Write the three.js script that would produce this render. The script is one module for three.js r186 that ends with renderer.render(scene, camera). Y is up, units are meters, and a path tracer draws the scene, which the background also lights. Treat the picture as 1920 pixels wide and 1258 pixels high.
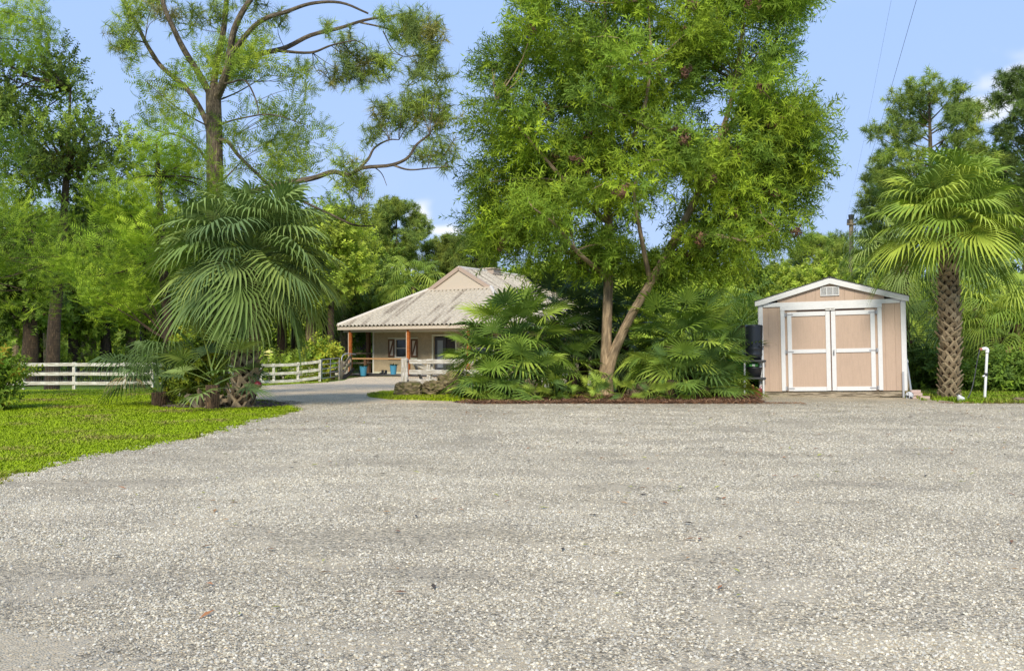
import * as THREE from 'three';
import { mergeGeometries, mergeVertices, toCreasedNormals } from 'three/addons/utils/BufferGeometryUtils.js';
import { RoundedBoxGeometry } from 'three/addons/geometries/RoundedBoxGeometry.js';
import { ImprovedNoise } from 'three/addons/math/ImprovedNoise.js';

// ---------------------------------------------------------------- camera, sky, sun, exposure
const W = 1920, H = 1258, F = 1700, HORIZON = 655, EYE = 1.05;
const scene = new THREE.Scene();
const camera = new THREE.PerspectiveCamera(2 * Math.atan(H / 2 / F) * 180 / Math.PI, W / H, 0.1, 3000);
camera.position.set(0, EYE, 0);
camera.setViewOffset(W, H, 0, H / 2 - HORIZON, W, H);
scene.add(camera);
const renderer = new THREE.WebGLRenderer({ antialias: true });
renderer.setSize(1024, 670);
renderer.toneMapping = THREE.LinearToneMapping;
renderer.toneMappingExposure = 1.12;
renderer.shadowMap.enabled = true;

const SUN_DIR = new THREE.Vector3(-0.26, 1.0, 0.84).normalize();   // towards the sun: high, behind the camera
const sun = new THREE.DirectionalLight(new THREE.Color(1.0, 0.92, 0.79), 3.75);
sun.position.copy(SUN_DIR).multiplyScalar(90); sun.target.position.set(0, 0, -25);
sun.castShadow = true; sun.shadow.radius = 26; sun.shadow.mapSize.set(4096, 4096);
Object.assign(sun.shadow.camera, { left: -45, right: 45, top: 45, bottom: -45, near: 1, far: 220 });
scene.add(sun, sun.target);

const perlin = new ImprovedNoise();
const fbm = (x, y, z = 0, o = 4) => { let s = 0, a = 0.5; for (let i = 0; i < o; i++) { s += a * perlin.noise(x, y, z + i * 7.3); x *= 2.03; y *= 2.03; z *= 2.03; a *= 0.5; } return s; };
function rng(seed) { let s = seed >>> 0; return () => { s = (s + 0x6D2B79F5) >>> 0; let t = s; t = Math.imul(t ^ (t >>> 15), t | 1); t ^= t + Math.imul(t ^ (t >>> 7), t | 61); return ((t ^ (t >>> 14)) >>> 0) / 4294967296; }; }
const smooth = (a, b, x) => { const t = Math.min(1, Math.max(0, (x - a) / (b - a))); return t * t * (3 - 2 * t); };
const lerp = (a, b, t) => a + (b - a) * t, clamp = (x, a, b) => Math.min(b, Math.max(a, x));
const V = (x, y, z) => new THREE.Vector3(x, y, z);

{ // clear summer sky with scattered fair-weather clouds
  const w = 2048, h = 1024, data = new Float32Array(w * h * 4), R = rng(5);
  // cumulus: azimuth from straight ahead (deg, right positive), elevation, half width, half height, all round the horizon
  const clouds = [[29.8, 13.9, 3.0, 1.9], [27.5, 13.3, 1.3, 1.0], [-5.9, 8.3, 1.0, 1.1], [-8.9, 6.0, 1.9, 0.9], [-4.6, 7.4, 1.6, 0.45], [-6.6, 5.2, 2.2, 0.6], [-19.5, 21.5, 1.4, 0.9], [12, 4.5, 3, 0.8]];
  for (let k = 0; k < 30; k++) { const az = 45 + k * 9.2 + R() * 6; clouds.push([az, 5 + R() * 16, 1.5 + R() * 4, 0.8 + R() * 2]); }
  for (let j = 0; j < h; j++) {
    const el = (j + 0.5) / h * 180 - 90, t = clamp(el / 90, 0, 1);
    for (let i = 0; i < w; i++) {
      const phi = (i + 0.5) / w * 360 - 180;           // atan2(z, x)
      let az = phi + 90; if (az > 180) az -= 360;      // straight ahead is -z
      const hz = Math.exp(-Math.max(el, 0) / 14), up = smooth(10, 90, el);
      let r = lerp(0.35, 0.30, up) + 0.18 * hz, g = lerp(0.54, 0.47, up) + 0.14 * hz, b = lerp(0.96, 0.86, up) - 0.02 * hz;
      let c = 0;
      if (el > 0 && el < 40) for (const [ca, ce, cw, ch] of clouds) {
        let da = az - ca; if (da > 180) da -= 360; if (da < -180) da += 360;
        if (Math.abs(da) > cw * 1.6) continue;
        const q = 1 - Math.hypot(da / cw, (el - ce) / (el > ce ? ch : ch * 0.8));
        c = Math.max(c, smooth(-0.12, 0.5, q * 0.8 + 0.75 * fbm(az * 0.55, el * 0.9, 3, 5)));
      }
      c *= 0.92; const wisp = 0.10 * smooth(0.08, 0.5, fbm(az * 0.05 + 9, el * 0.16, 1, 4)); c = Math.max(c, wisp);
      const k = (j * w + i) * 4;
      data[k] = lerp(r, 0.96, c); data[k + 1] = lerp(g, 0.98, c); data[k + 2] = lerp(b, 1.03, c); data[k + 3] = 1;
    }
  }
  const sky = new THREE.DataTexture(data, w, h, THREE.RGBAFormat, THREE.FloatType);
  sky.mapping = THREE.EquirectangularReflectionMapping; sky.magFilter = sky.minFilter = THREE.LinearFilter; sky.wrapS = THREE.RepeatWrapping; sky.needsUpdate = true;
  scene.background = sky; scene.environment = sky;
}

// ---------------------------------------------------------------- helpers
const at = (px, py, d) => V((px - W / 2) / F * d, EYE - (py - HORIZON) / F * d, -d);
const colX = (px, d) => (px - W / 2) / F * d;
const ground = (x, d) => -0.6 * smooth(19, 53, d) - 0.4 * smooth(21, 38, d) * smooth(-8.5, -12.5, x) + 0.02 * fbm(x * 0.15, d * 0.15, 2, 2) * smooth(5, 20, d);
const onGround = (px, d, up = 0) => { const x = colX(px, d); return V(x, ground(x, d) + up, -d); };
const names = new Map();
function numbered(n) { const k = names.get(n) || 0; names.set(n, k + 1); return k ? n + '_' + String(k).padStart(3, '0') : n; }
function tag(o, label, category, group, kind) { if (label) o.userData.label = label; if (category) o.userData.category = category; if (group) o.userData.group = group; if (kind) o.userData.kind = kind; return o; }
function thing(name, label, category, pos, turn = 0, group) {
  const o = new THREE.Group(); o.name = numbered(name); if (pos) o.position.copy(pos); o.rotation.y = turn; scene.add(o);
  return tag(o, label, category, group);
}
function part(parent, name, geo, mat, pos) {
  const m = new THREE.Mesh(geo, mat); m.name = name; m.castShadow = m.receiveShadow = true; if (pos) m.position.set(...pos); parent.add(m); return m;
}
function structure(name, geo, mat) { const m = part(scene, numbered(name), geo, mat); m.userData.kind = 'structure'; return m; }
function copies(parent, name, geo, mat, list, kind = 'stuff') {
  const m = new THREE.InstancedMesh(geo, mat, list.length); m.name = parent === scene ? numbered(name) : name; m.castShadow = m.receiveShadow = true;
  list.forEach((e, i) => { m.setMatrixAt(i, e.m); if (e.c) m.setColorAt(i, e.c); });
  if (kind) m.userData.kind = kind; parent.add(m); return m;
}
const flat = g => { const n = g.index ? g.toNonIndexed() : g; for (const k of Object.keys(n.attributes)) if (!['position', 'normal', 'uv'].includes(k)) n.deleteAttribute(k); if (!n.attributes.uv) n.setAttribute('uv', new THREE.BufferAttribute(new Float32Array(n.attributes.position.count * 2), 2)); if (!n.attributes.normal) n.computeVertexNormals(); return n; };
const merge = list => mergeGeometries(list.map(flat), false);
const boxUV = g => { // uv in metres from the dominant axis
  const n = flat(g), p = n.attributes.position, q = n.attributes.normal, uv = n.attributes.uv;
  for (let i = 0; i < p.count; i++) { const ax = Math.abs(q.getX(i)), ay = Math.abs(q.getY(i)), az = Math.abs(q.getZ(i));
    if (ax >= ay && ax >= az) uv.setXY(i, p.getZ(i), p.getY(i)); else if (ay >= az) uv.setXY(i, p.getX(i), p.getZ(i)); else uv.setXY(i, p.getX(i), p.getY(i)); }
  return n;
};
const box = (w, h, d, x = 0, y = 0, z = 0) => boxUV(new THREE.BoxGeometry(w, h, d).translate(x, y, z));
const rbox = (w, h, d, x = 0, y = 0, z = 0, r = 0.006) => boxUV(new RoundedBoxGeometry(w, h, d, 1, Math.min(r, w / 2.1, h / 2.1, d / 2.1)).translate(x, y, z));
function beam(a, b, w, h, r = 0) { // box from a to b, w across (horizontal), h deep
  const L = a.distanceTo(b), g = r ? rbox(w, h, L, 0, 0, 0, r) : box(w, h, L), m = new THREE.Matrix4().lookAt(b, a, V(0, 1, 0)); m.setPosition(a.clone().add(b).multiplyScalar(0.5));
  return g.applyMatrix4(m);
}
function tube(points, radii, seg = 8, rings = 0, curve = true, cap = true) { // tapered tube, uv in metres
  const n = rings || (points.length - 1) * 4, path = curve && points.length > 2 ? new THREE.CatmullRomCurve3(points) : null;
  const P = [], Rd = []; for (let i = 0; i <= n; i++) { const t = i / n, s = t * (points.length - 1), k = Math.min(points.length - 2, Math.floor(s));
    P.push(path ? path.getPoint(t) : points[k].clone().lerp(points[k + 1], s - k)); Rd.push(lerp(radii[k] ?? radii.at(-1), radii[k + 1] ?? radii.at(-1), s - k)); }
  const pos = [], uv = [], idx = []; let N = null, len = 0;
  for (let i = 0; i <= n; i++) {
    const T = P[Math.min(n, i + 1)].clone().sub(P[Math.max(0, i - 1)]).normalize();
    if (!N) N = Math.abs(T.y) > 0.9 ? V(1, 0, 0) : V(0, 1, 0);
    N = N.clone().addScaledVector(T, -N.dot(T)).normalize(); const B = T.clone().cross(N);
    if (i) len += P[i].distanceTo(P[i - 1]);
    for (let j = 0; j <= seg; j++) { const a = j / seg * Math.PI * 2, q = P[i].clone().addScaledVector(N, Math.cos(a) * Rd[i]).addScaledVector(B, Math.sin(a) * Rd[i]); pos.push(q.x, q.y, q.z); uv.push(j / seg * Math.PI * 2 * radii[0], len); }
  }
  for (let i = 0; i < n; i++) for (let j = 0; j < seg; j++) { const a = i * (seg + 1) + j, b = a + seg + 1; idx.push(a, a + 1, b, b, a + 1, b + 1); }
  if (cap) for (const [r, o] of [[0, 1], [n, 0]]) { const c = pos.length / 3; pos.push(P[r].x, P[r].y, P[r].z); uv.push(0, 0); for (let j = 0; j < seg; j++) { const a = r * (seg + 1) + j; o ? idx.push(c, a + 1, a) : idx.push(c, a, a + 1); } }
  const g = new THREE.BufferGeometry(); g.setAttribute('position', new THREE.Float32BufferAttribute(pos, 3)); g.setAttribute('uv', new THREE.Float32BufferAttribute(uv, 2)); g.setIndex(idx); g.computeVertexNormals(); return g;
}
function tris(list, uvs) { const g = new THREE.BufferGeometry(); g.setAttribute('position', new THREE.Float32BufferAttribute(list, 3)); g.setAttribute('uv', new THREE.Float32BufferAttribute(uvs || new Float32Array(list.length / 3 * 2), 2)); g.computeVertexNormals(); return g; }
const rgb = (r, g, b) => new THREE.Color().setRGB(r, g, b);

// tileable noise for textures
function tileNoise(period, seed) { const R = rng(seed), g = Array.from({ length: period * period }, () => R()); const f = (x, y) => g[((y % period) + period) % period * period + ((x % period) + period) % period];
  return (u, v) => { const x = u * period, y = v * period, i = Math.floor(x), j = Math.floor(y), a = x - i, b = y - j, s = a * a * (3 - 2 * a), t = b * b * (3 - 2 * b); return lerp(lerp(f(i, j), f(i + 1, j), s), lerp(f(i, j + 1), f(i + 1, j + 1), s), t); }; }
function texture(n, m, fn, srgb = true) {
  const d = new Uint8Array(n * m * 4); for (let j = 0; j < m; j++) for (let i = 0; i < n; i++) { const c = fn((i + 0.5) / n, (j + 0.5) / m, i, j), k = (j * n + i) * 4; d[k] = clamp(c[0], 0, 1) * 255; d[k + 1] = clamp(c[1], 0, 1) * 255; d[k + 2] = clamp(c[2], 0, 1) * 255; d[k + 3] = 255; }
  const t = new THREE.DataTexture(d, n, m, THREE.RGBAFormat); t.wrapS = t.wrapT = THREE.RepeatWrapping; t.magFilter = THREE.LinearFilter; t.minFilter = THREE.LinearMipmapLinearFilter; t.generateMipmaps = true; if (srgb) t.colorSpace = THREE.SRGBColorSpace; t.needsUpdate = true; return t;
}
const grey = x => [x, x, x];
const scaled = (t, x, y = x) => { t.repeat.set(1 / x, 1 / y); return t; };   // x, y metres for one repeat
const std = (color, roughness = 0.9, extra = {}) => new THREE.MeshStandardMaterial({ color: Array.isArray(color) ? rgb(...color) : color, roughness, side: THREE.DoubleSide, ...extra });
const leafMat = (color, t = 0.4, rough = 0.62) => new THREE.MeshPhysicalMaterial({ color: rgb(...color), roughness: rough, transmission: t, thickness: 0, specularIntensity: 0.25, side: THREE.DoubleSide });

// ---------------------------------------------------------------- materials
const n8 = tileNoise(8, 1), n16 = tileNoise(16, 2), n32 = tileNoise(32, 3), n64 = tileNoise(64, 4), n128 = tileNoise(128, 5), n256 = tileNoise(256, 6);
const mix = (u, v) => 0.4 * n8(u, v) + 0.25 * n16(u, v) + 0.15 * n32(u, v) + 0.12 * n64(u, v) + 0.08 * n128(u, v);
// crushed limestone and shell: a cell texture, stones of one to three centimetres
const gravelTex = (() => {
  const n = 1536, c = 300, R = rng(11), px = [], py = [], tone = [], warm = [];
  for (let i = 0; i < c * c; i++) { px.push(R()); py.push(R()); const t = R(); tone.push(t < 0.14 ? 0.34 + R() * 0.16 : t > 0.88 ? 0.72 + R() * 0.14 : 0.52 + R() * 0.2); warm.push(R()); }
  const height = new Float32Array(n * n), col = texture(n, n, (u, v, i, j) => {
    const x = u * c, y = v * c, a = Math.floor(x), b = Math.floor(y); let d1 = 9, d2 = 9, id = 0;
    for (let q = -1; q < 2; q++) for (let p = -1; p < 2; p++) { const k = ((b + q + c) % c) * c + (a + p + c) % c, dx = a + p + px[k] - x, dy = b + q + py[k] - y, d = dx * dx + dy * dy; if (d < d1) { d2 = d1; d1 = d; id = k; } else if (d < d2) d2 = d; }
    const e = Math.sqrt(d2) - Math.sqrt(d1), patch = mix(u, v), dust = smooth(0.5, 0.66, patch); height[j * n + i] = Math.min(1, e * 1.8) * (0.35 + 0.65 * tone[id]) * (1 - 0.55 * dust) + 0.3 * dust;
    let t = lerp(tone[id], 0.62, 0.75 * dust) + 0.05 * (n256(u, v) - 0.5), w = warm[id];
    return [t * (1.0 + 0.02 * w), t * (0.97 - 0.012 * w), t * (0.90 - 0.06 * w)];
  });
  return { map: scaled(col, 3.2), bump: scaled(texture(n, n, (u, v, i, j) => grey(height[j * n + i]), false), 3.2) };
})();
const MGravel = std([1.42, 1.34, 1.17], 0.95, { map: gravelTex.map, bumpMap: gravelTex.bump, bumpScale: 0.012, vertexColors: true });
const grassTex = scaled(texture(512, 512, (u, v) => { const s = 0.5 * n256(u, v) + 0.3 * n128(u, v) + 0.2 * n64(u, v), p = mix(u, v), t = 0.6 + 0.6 * s; return [t * lerp(0.42, 0.52, p), t * lerp(0.56, 0.58, p), t * 0.12]; }), 2.3);
const MGrassGround = std([0.85, 1.0, 0.35], 1, { map: grassTex, bumpMap: scaled(texture(512, 512, (u, v) => grey(0.6 * n256(u, v) + 0.4 * n64(u, v)), false), 1.7), bumpScale: 0.02, vertexColors: true });
const MMulch = std([0.8, 0.8, 0.8], 1, { map: scaled(texture(512, 512, (u, v) => { const s = 0.5 * n256(u, v) + 0.5 * n128(u, v), p = n32(u, v), t = 0.45 + 0.75 * s; return [t * 0.50, t * lerp(0.26, 0.33, p), t * lerp(0.15, 0.21, p)]; }), 1.6), bumpMap: scaled(texture(512, 512, (u, v) => grey(0.5 * n256(u, v) + 0.5 * n128(u, v)), false), 1.6), bumpScale: 0.03 });
const barkTex = (c1, c2, stretch, seed) => { const a = tileNoise(40, seed), b = tileNoise(90, seed + 1), c = tileNoise(12, seed + 2); const h = (u, v) => { const r = Math.abs(a(u, v / stretch) - 0.5) * 2, f = b(u, v / (stretch * 0.4)); return clamp(0.65 * r + 0.35 * f, 0, 1); };
  return { map: scaled(texture(256, 512, (u, v) => { const t = h(u, v), k = c(u, v); return [0, 1, 2].map(i => lerp(c1[i], c2[i], t) * (0.8 + 0.4 * k)); }), 0.9, 1.8), bumpMap: scaled(texture(256, 512, (u, v) => grey(h(u, v)), false), 0.9, 1.8) }; };
const MPineBark = std([1, 1, 1], 0.95, { ...barkTex([0.26, 0.22, 0.17], [0.62, 0.56, 0.45], 3, 21), bumpScale: 0.03 });
const MGreyBark = std([1.3, 1.27, 1.2], 0.95, { ...barkTex([0.40, 0.34, 0.26], [0.68, 0.60, 0.49], 5, 31), bumpScale: 0.012 });
const MDarkBark = std([0.62, 0.58, 0.52], 0.95, { ...barkTex([0.24, 0.19, 0.14], [0.50, 0.43, 0.34], 3, 41), bumpScale: 0.03 });
const woodMap = (c1, c2, seed) => { const a = tileNoise(64, seed), b = tileNoise(10, seed + 1), c = tileNoise(160, seed + 2); return texture(512, 512, (u, v) => { const s = 0.55 * a(u / 9, v) + 0.25 * c(u / 5, v) + 0.2 * b(u, v), t = smooth(0.3, 0.72, s); return [0, 1, 2].map(i => lerp(c1[i], c2[i], t)); }); };
const MWhiteWood = std([1, 1, 1], 0.8, { map: scaled(woodMap([0.70, 0.66, 0.58], [0.89, 0.87, 0.81], 51), 1.3) });
const MGreyWood = std([1, 1, 1], 0.9, { map: scaled(woodMap([0.40, 0.36, 0.29], [0.66, 0.61, 0.52], 61), 1.1) });
const upright = m => { const c = m.clone(); c.map = m.map.clone(); c.map.rotation = Math.PI / 2; return c; };
const MWhiteWoodV = upright(MWhiteWood), MGreyWoodV = upright(MGreyWood);
const MPinkPaint = [0, 1, 2].map(k => std([[0.525, 0.385, 0.285], [0.535, 0.392, 0.29], [0.515, 0.378, 0.28]][k], 0.72, { map: scaled(texture(256, 256, (u, v) => { const t = 0.93 + 0.07 * (0.6 * n64(u * (1 + k), v / 4) + 0.4 * n128(u, v)); return [t, t, t * 0.995]; }), 1.2, 2.4), bumpMap: scaled(texture(256, 256, (u, v) => grey(0.6 * n128(u, v / 8) + 0.4 * n64(u, v / 4)), false), 1.2, 2.4), bumpScale: 0.0015 }));
const MWhitePaint = std([0.735, 0.735, 0.73], 0.6, { map: scaled(texture(256, 256, (u, v) => { const t = 0.96 + 0.04 * (0.5 * n32(u, v) + 0.5 * n128(u, v / 3)); return [t, t, t * 0.99]; }), 1.1) });
const MSteel = std([0.42, 0.42, 0.42], 0.5, { metalness: 0.7 });
const MBlack = std([0.018, 0.02, 0.024], 0.45), MDarkGrey = std([0.05, 0.052, 0.055], 0.6);
const MShingle = std([0.16, 0.15, 0.14], 0.95, { map: scaled(texture(256, 256, (u, v) => grey(0.6 + 0.4 * n256(u, v))), 0.8) });

// ---------------------------------------------------------------- ground
function patch(rows, nr, nc, lift, uvScale = 1, color) { // strip of terrain: rows [depth, xLeft, xRight]
  const pos = [], uv = [], col = [], idx = [];
  for (let i = 0; i <= nr; i++) {
    const s = i / nr * (rows.length - 1), k = Math.min(rows.length - 2, Math.floor(s)), t = s - k, d = lerp(rows[k][0], rows[k + 1][0], t), a = lerp(rows[k][1], rows[k + 1][1], t), b = lerp(rows[k][2], rows[k + 1][2], t);
    for (let j = 0; j <= nc; j++) { const edge = j === 0 || j === nc ? 0.12 * fbm(d * 1.7, j, 5, 3) : 0, x = lerp(a, b, j / nc) + edge; pos.push(x, ground(x, d) + lift, -d); uv.push(x, d); const c = color ? color(x, d) : [1, 1, 1]; col.push(...c); }
  }
  for (let i = 0; i < nr; i++) for (let j = 0; j < nc; j++) { const a = i * (nc + 1) + j, b = a + nc + 1; idx.push(a, a + 1, b, b, a + 1, b + 1); }
  const g = new THREE.BufferGeometry(); g.setAttribute('position', new THREE.Float32BufferAttribute(pos, 3)); g.setAttribute('uv', new THREE.Float32BufferAttribute(uv, 2)); g.setAttribute('color', new THREE.Float32BufferAttribute(col, 3)); g.setIndex(idx); g.computeVertexNormals(); return g;
}
const depths = []; for (let d = -30; d < 80; d += 0.8) depths.push(d); for (let d = 80; d < 1500; d *= 1.2) depths.push(d);
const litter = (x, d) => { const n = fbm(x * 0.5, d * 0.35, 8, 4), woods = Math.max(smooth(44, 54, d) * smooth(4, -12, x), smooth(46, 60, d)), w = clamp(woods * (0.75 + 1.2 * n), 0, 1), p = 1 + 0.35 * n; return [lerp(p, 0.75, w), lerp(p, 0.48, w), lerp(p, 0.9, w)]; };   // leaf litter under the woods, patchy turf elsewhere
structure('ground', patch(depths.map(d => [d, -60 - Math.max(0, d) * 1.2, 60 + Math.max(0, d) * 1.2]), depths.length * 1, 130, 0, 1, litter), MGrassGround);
const yardTone = (x, d) => { const n = fbm(x * 0.22, d * 0.5, 4, 4), m = fbm(x * 1.1 + 40, d * 1.9, 6, 3), t = 1 + 0.24 * n + 0.2 * m; return [t, t * (0.985 - 0.02 * m), t * (0.955 - 0.10 * m)]; };   // drifts of coarser, dustier and browner gravel
const yardLeft = d => lerp(-4.25, -3.72, smooth(6, 15.5, d)) + 0.10 * Math.sin(d * 1.3) - 0.42 * Math.max(0, d - 15.2);
const yardRows = []; for (let d = -6; d <= 17.7; d += 0.25) yardRows.push([d, yardLeft(d), 22]);
structure('gravel_yard', patch(yardRows, yardRows.length - 1, 150, 0.010, 1, yardTone), MGravel);
const driveRows = [[17.4, -4.6, 0], [18.2, -4.95, -1.0], [19, -5.7, -2.6], [19.8, -7.2, -3.1], [20.6, -8.1, -3.3], [22, -8.4, -3.2], [23.5, -8.4, -2.2], [26, -8.3, 1.5], [32, -8.0, 3], [40, -8.2, 4], [47, -8.7, 4], [52, -9.4, 2], [55, -10.5, 0]];
structure('driveway', patch(driveRows, 120, 40, 0.006, 1, (x, d) => { const t = 1.26 + 0.3 * fbm(x * 0.3, d * 0.3, 4, 4) + 0.25 * fbm(x * 2.1, d * 1.3, 14, 2); return [t * 1.08, t * 0.99, t * 0.90]; }), MGravel);
const bedRows = [[17.45, -0.55, 4.85], [17.8, -1.2, 4.95], [18.6, -1.0, 5.1], [19.5, -0.8, 5.4], [21, -0.4, 5.2], [23, 0.2, 4.6]];
structure('gravel_apron', patch([[17.5, 4.8, 8.8], [18.6, 5.05, 8.8], [19.4, 5.3, 8.7], [20.3, 5.6, 8.5]], 30, 20, 0.008, 1, yardTone), MGravel);
structure('mulch_bed', patch(bedRows, 50, 40, 0.022, 1), MMulch);
structure('planting_bed', patch([[15.9, -5.9, -4.7], [16.3, -6.6, -4.15], [17.2, -7.0, -4.2], [18, -6.6, -4.6], [18.5, -6.2, -5]], 30, 20, 0.014), std([0.52, 0.5, 0.47], 1, { map: MMulch.map, bumpMap: MMulch.bumpMap, bumpScale: 0.03 }));
// loose stones on the yard
function stoneGeo(seed, rough = 0.3) { const R = rng(seed), g = mergeVertices(new THREE.IcosahedronGeometry(0.5, 0).deleteAttribute('uv').deleteAttribute('normal')), p = g.attributes.position; for (let i = 0; i < p.count; i++) { const s = 1 + (R() - 0.5) * 2 * rough; p.setXYZ(i, p.getX(i) * s * 1.1, p.getY(i) * s * 0.72, p.getZ(i) * s); } return flat(g.toNonIndexed()); }
{
  const R = rng(77), lists = [[], [], []], q = new THREE.Quaternion(), e = new THREE.Euler();
  const add = (x, d, s) => { const t = R(), w = R(); let k = t < 0.18 ? 0.26 + 0.14 * R() : t > 0.86 ? 0.64 + 0.14 * R() : 0.42 + 0.19 * R(); k *= yardTone(x, d)[0];
    e.set(R() * 0.9 - 0.45, R() * 6.3, R() * 0.9 - 0.45); const m = new THREE.Matrix4().compose(V(x, ground(x, d) + 0.010 + s * 0.16, -d), q.setFromEuler(e), V(s, s, s));
    lists[R() * 3 | 0].push({ m, c: rgb(k, k * (0.94 - 0.04 * w), k * (0.78 - 0.13 * w)) }); };
  let guard = 0;
  for (let d = 2.6; d < 18; d += 0.05) {
    const dens = d < 6 ? 6400 : d < 10 ? lerp(6400, 1900, (d - 6) / 4) : lerp(1900, 350, (d - 10) / 8), half = 0.58 * d + 1.2, x0 = Math.max(-half, yardLeft(d) - 0.05), n = (half - x0) * 0.05 * dens;
    for (let i = 0; i < n; i++) { const x = lerp(x0, half, R()), dd = d + R() * 0.05, c = fbm(x * 0.8, dd * 1.5, 14, 3); if (R() > 0.62 + 1.9 * c) continue; const u = R(); add(x, dd, lerp(0.005, 0.0145, u * u) * (d > 9 ? 1.3 : 1)); }
  }
  const geos = [stoneGeo(1), stoneGeo(2), stoneGeo(3, 0.4)], mat = std([1, 1, 1], 0.92);
  const all = new THREE.Group(); all.name = 'loose_gravel'; tag(all, 'loose pale crushed stones scattered over the gravel yard', 'gravel', null, 'stuff'); scene.add(all);
  geos.forEach((g, i) => copies(all, 'stones', g, mat, lists[i]));
}
// turf: tufts of blades
function tuftGeo(seed, n, h, spread) { const R = rng(seed), L = []; for (let i = 0; i < n; i++) { const a = R() * 6.28, r = R() * spread, x = Math.cos(a) * r, z = Math.sin(a) * r, b = R() * 6.28, hh = h * (0.55 + 0.6 * R()), w = 0.0045 + 0.003 * R(), lean = hh * (0.2 + 0.7 * R()), dx = Math.cos(b), dz = Math.sin(b), sx = -dz * w, sz = dx * w, mx = x + dx * lean * 0.35, mz = z + dz * lean * 0.35, my = hh * 0.62;
  L.push(x - sx, 0, z - sz, x + sx, 0, z + sz, mx + sx * 0.8, my, mz + sz * 0.8, x - sx, 0, z - sz, mx + sx * 0.8, my, mz + sz * 0.8, mx - sx * 0.8, my, mz - sz * 0.8, mx - sx * 0.8, my, mz - sz * 0.8, mx + sx * 0.8, my, mz + sz * 0.8, x + dx * lean, hh, z + dz * lean); } return tris(L); }
const MBlade = leafMat([1, 1, 1], 0.25, 0.7);
function turf(name, label, region, dens, h, seed, tone = [0.21, 0.30, 0.028]) { // region(x, d) -> cover 0..1 ; box [x0, x1, d0, d1]
  const R = rng(seed), list = [], [x0, x1, d0, d1] = region.box;
  for (let d = d0; d < d1; d += 0.1) { const k = dens(d) * 0.1 * (x1 - x0); for (let i = 0; i < k; i++) { const x = lerp(x0, x1, R()), dd = d + R() * 0.1; if (Math.abs(x) > 0.6 * dd + 1.5) continue; const n = fbm(x * 0.9, dd * 0.9, 3, 4), c = region.cover(x, dd); if (R() > c) continue;
    const s = (0.65 + 0.6 * R()) * (1 + 0.5 * n) * (1 + d * 0.012), dry = Math.max(0, n * 2.4 + (R() - 0.66)), v = 0.75 + 0.5 * R();
    list.push({ m: new THREE.Matrix4().compose(V(x, ground(x, dd) - 0.003, -dd), new THREE.Quaternion().setFromAxisAngle(V(0, 1, 0), R() * 6.28), V(s * (1 + d * 0.02), s, s * (1 + d * 0.02))), c: rgb(v * lerp(tone[0], 0.36, dry), v * lerp(tone[1], 0.29, dry), v * lerp(tone[2], 0.09, dry)) }); } }
  const m = copies(scene, name, tuftGeo(seed, 9, h, 0.05), MBlade, list); tag(m, label, 'grass');
}
const inDrive = (x, d) => { if (d < 17.4) return x > yardLeft(d); for (let i = 0; i + 1 < driveRows.length; i++) if (d >= driveRows[i][0] && d <= driveRows[i + 1][0]) { const t = (d - driveRows[i][0]) / (driveRows[i + 1][0] - driveRows[i][0]); return x > lerp(driveRows[i][1], driveRows[i + 1][1], t) - 0.05 && x < lerp(driveRows[i][2], driveRows[i + 1][2], t) + 0.05; } return false; };
const inBed = (x, d) => ((x + 5.35) / 1.3) ** 2 + ((d - 17.1) / 1.25) ** 2 < 1;
turf('lawn_grass', 'bright green mown lawn beside the gravel yard', { box: [-14, -3.6, 6, 40], cover: (x, d) => inDrive(x + 0.5 * fbm(x * 2.2, d * 2.2, 31, 3) - 0.08, d) ? (d < 17.4 && x < yardLeft(d) + 0.25 ? 0.10 : 0) : inBed(x, d) ? 0.05 : 0.92 + fbm(x * 1.4, d * 1.4, 9, 3) }, d => d < 12 ? 1000 : d < 18 ? 620 : d < 26 ? 190 : 60, 0.034, 301, [0.33, 0.44, 0.012]);
turf('island_grass', 'small tongue of bright grass around the boulders', { box: [-3.4, 1.5, 17.7, 24], cover: (x, d) => inDrive(x, d) || (x > -1.1 && d < 19.5 && x > -0.6) ? 0 : 1 }, () => 420, 0.05, 302, [0.34, 0.43, 0.012]);
turf('verge_grass', 'rough green grass strip between the gravel and right-hand palms', { box: [8.4, 15.5, 17.5, 26], cover: (x, d) => x < 8.9 && d < 20.5 ? 0.04 : d < 17.8 ? 0.4 : 0.9 }, () => 330, 0.07, 303, [0.24, 0.35, 0.02]);
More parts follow.
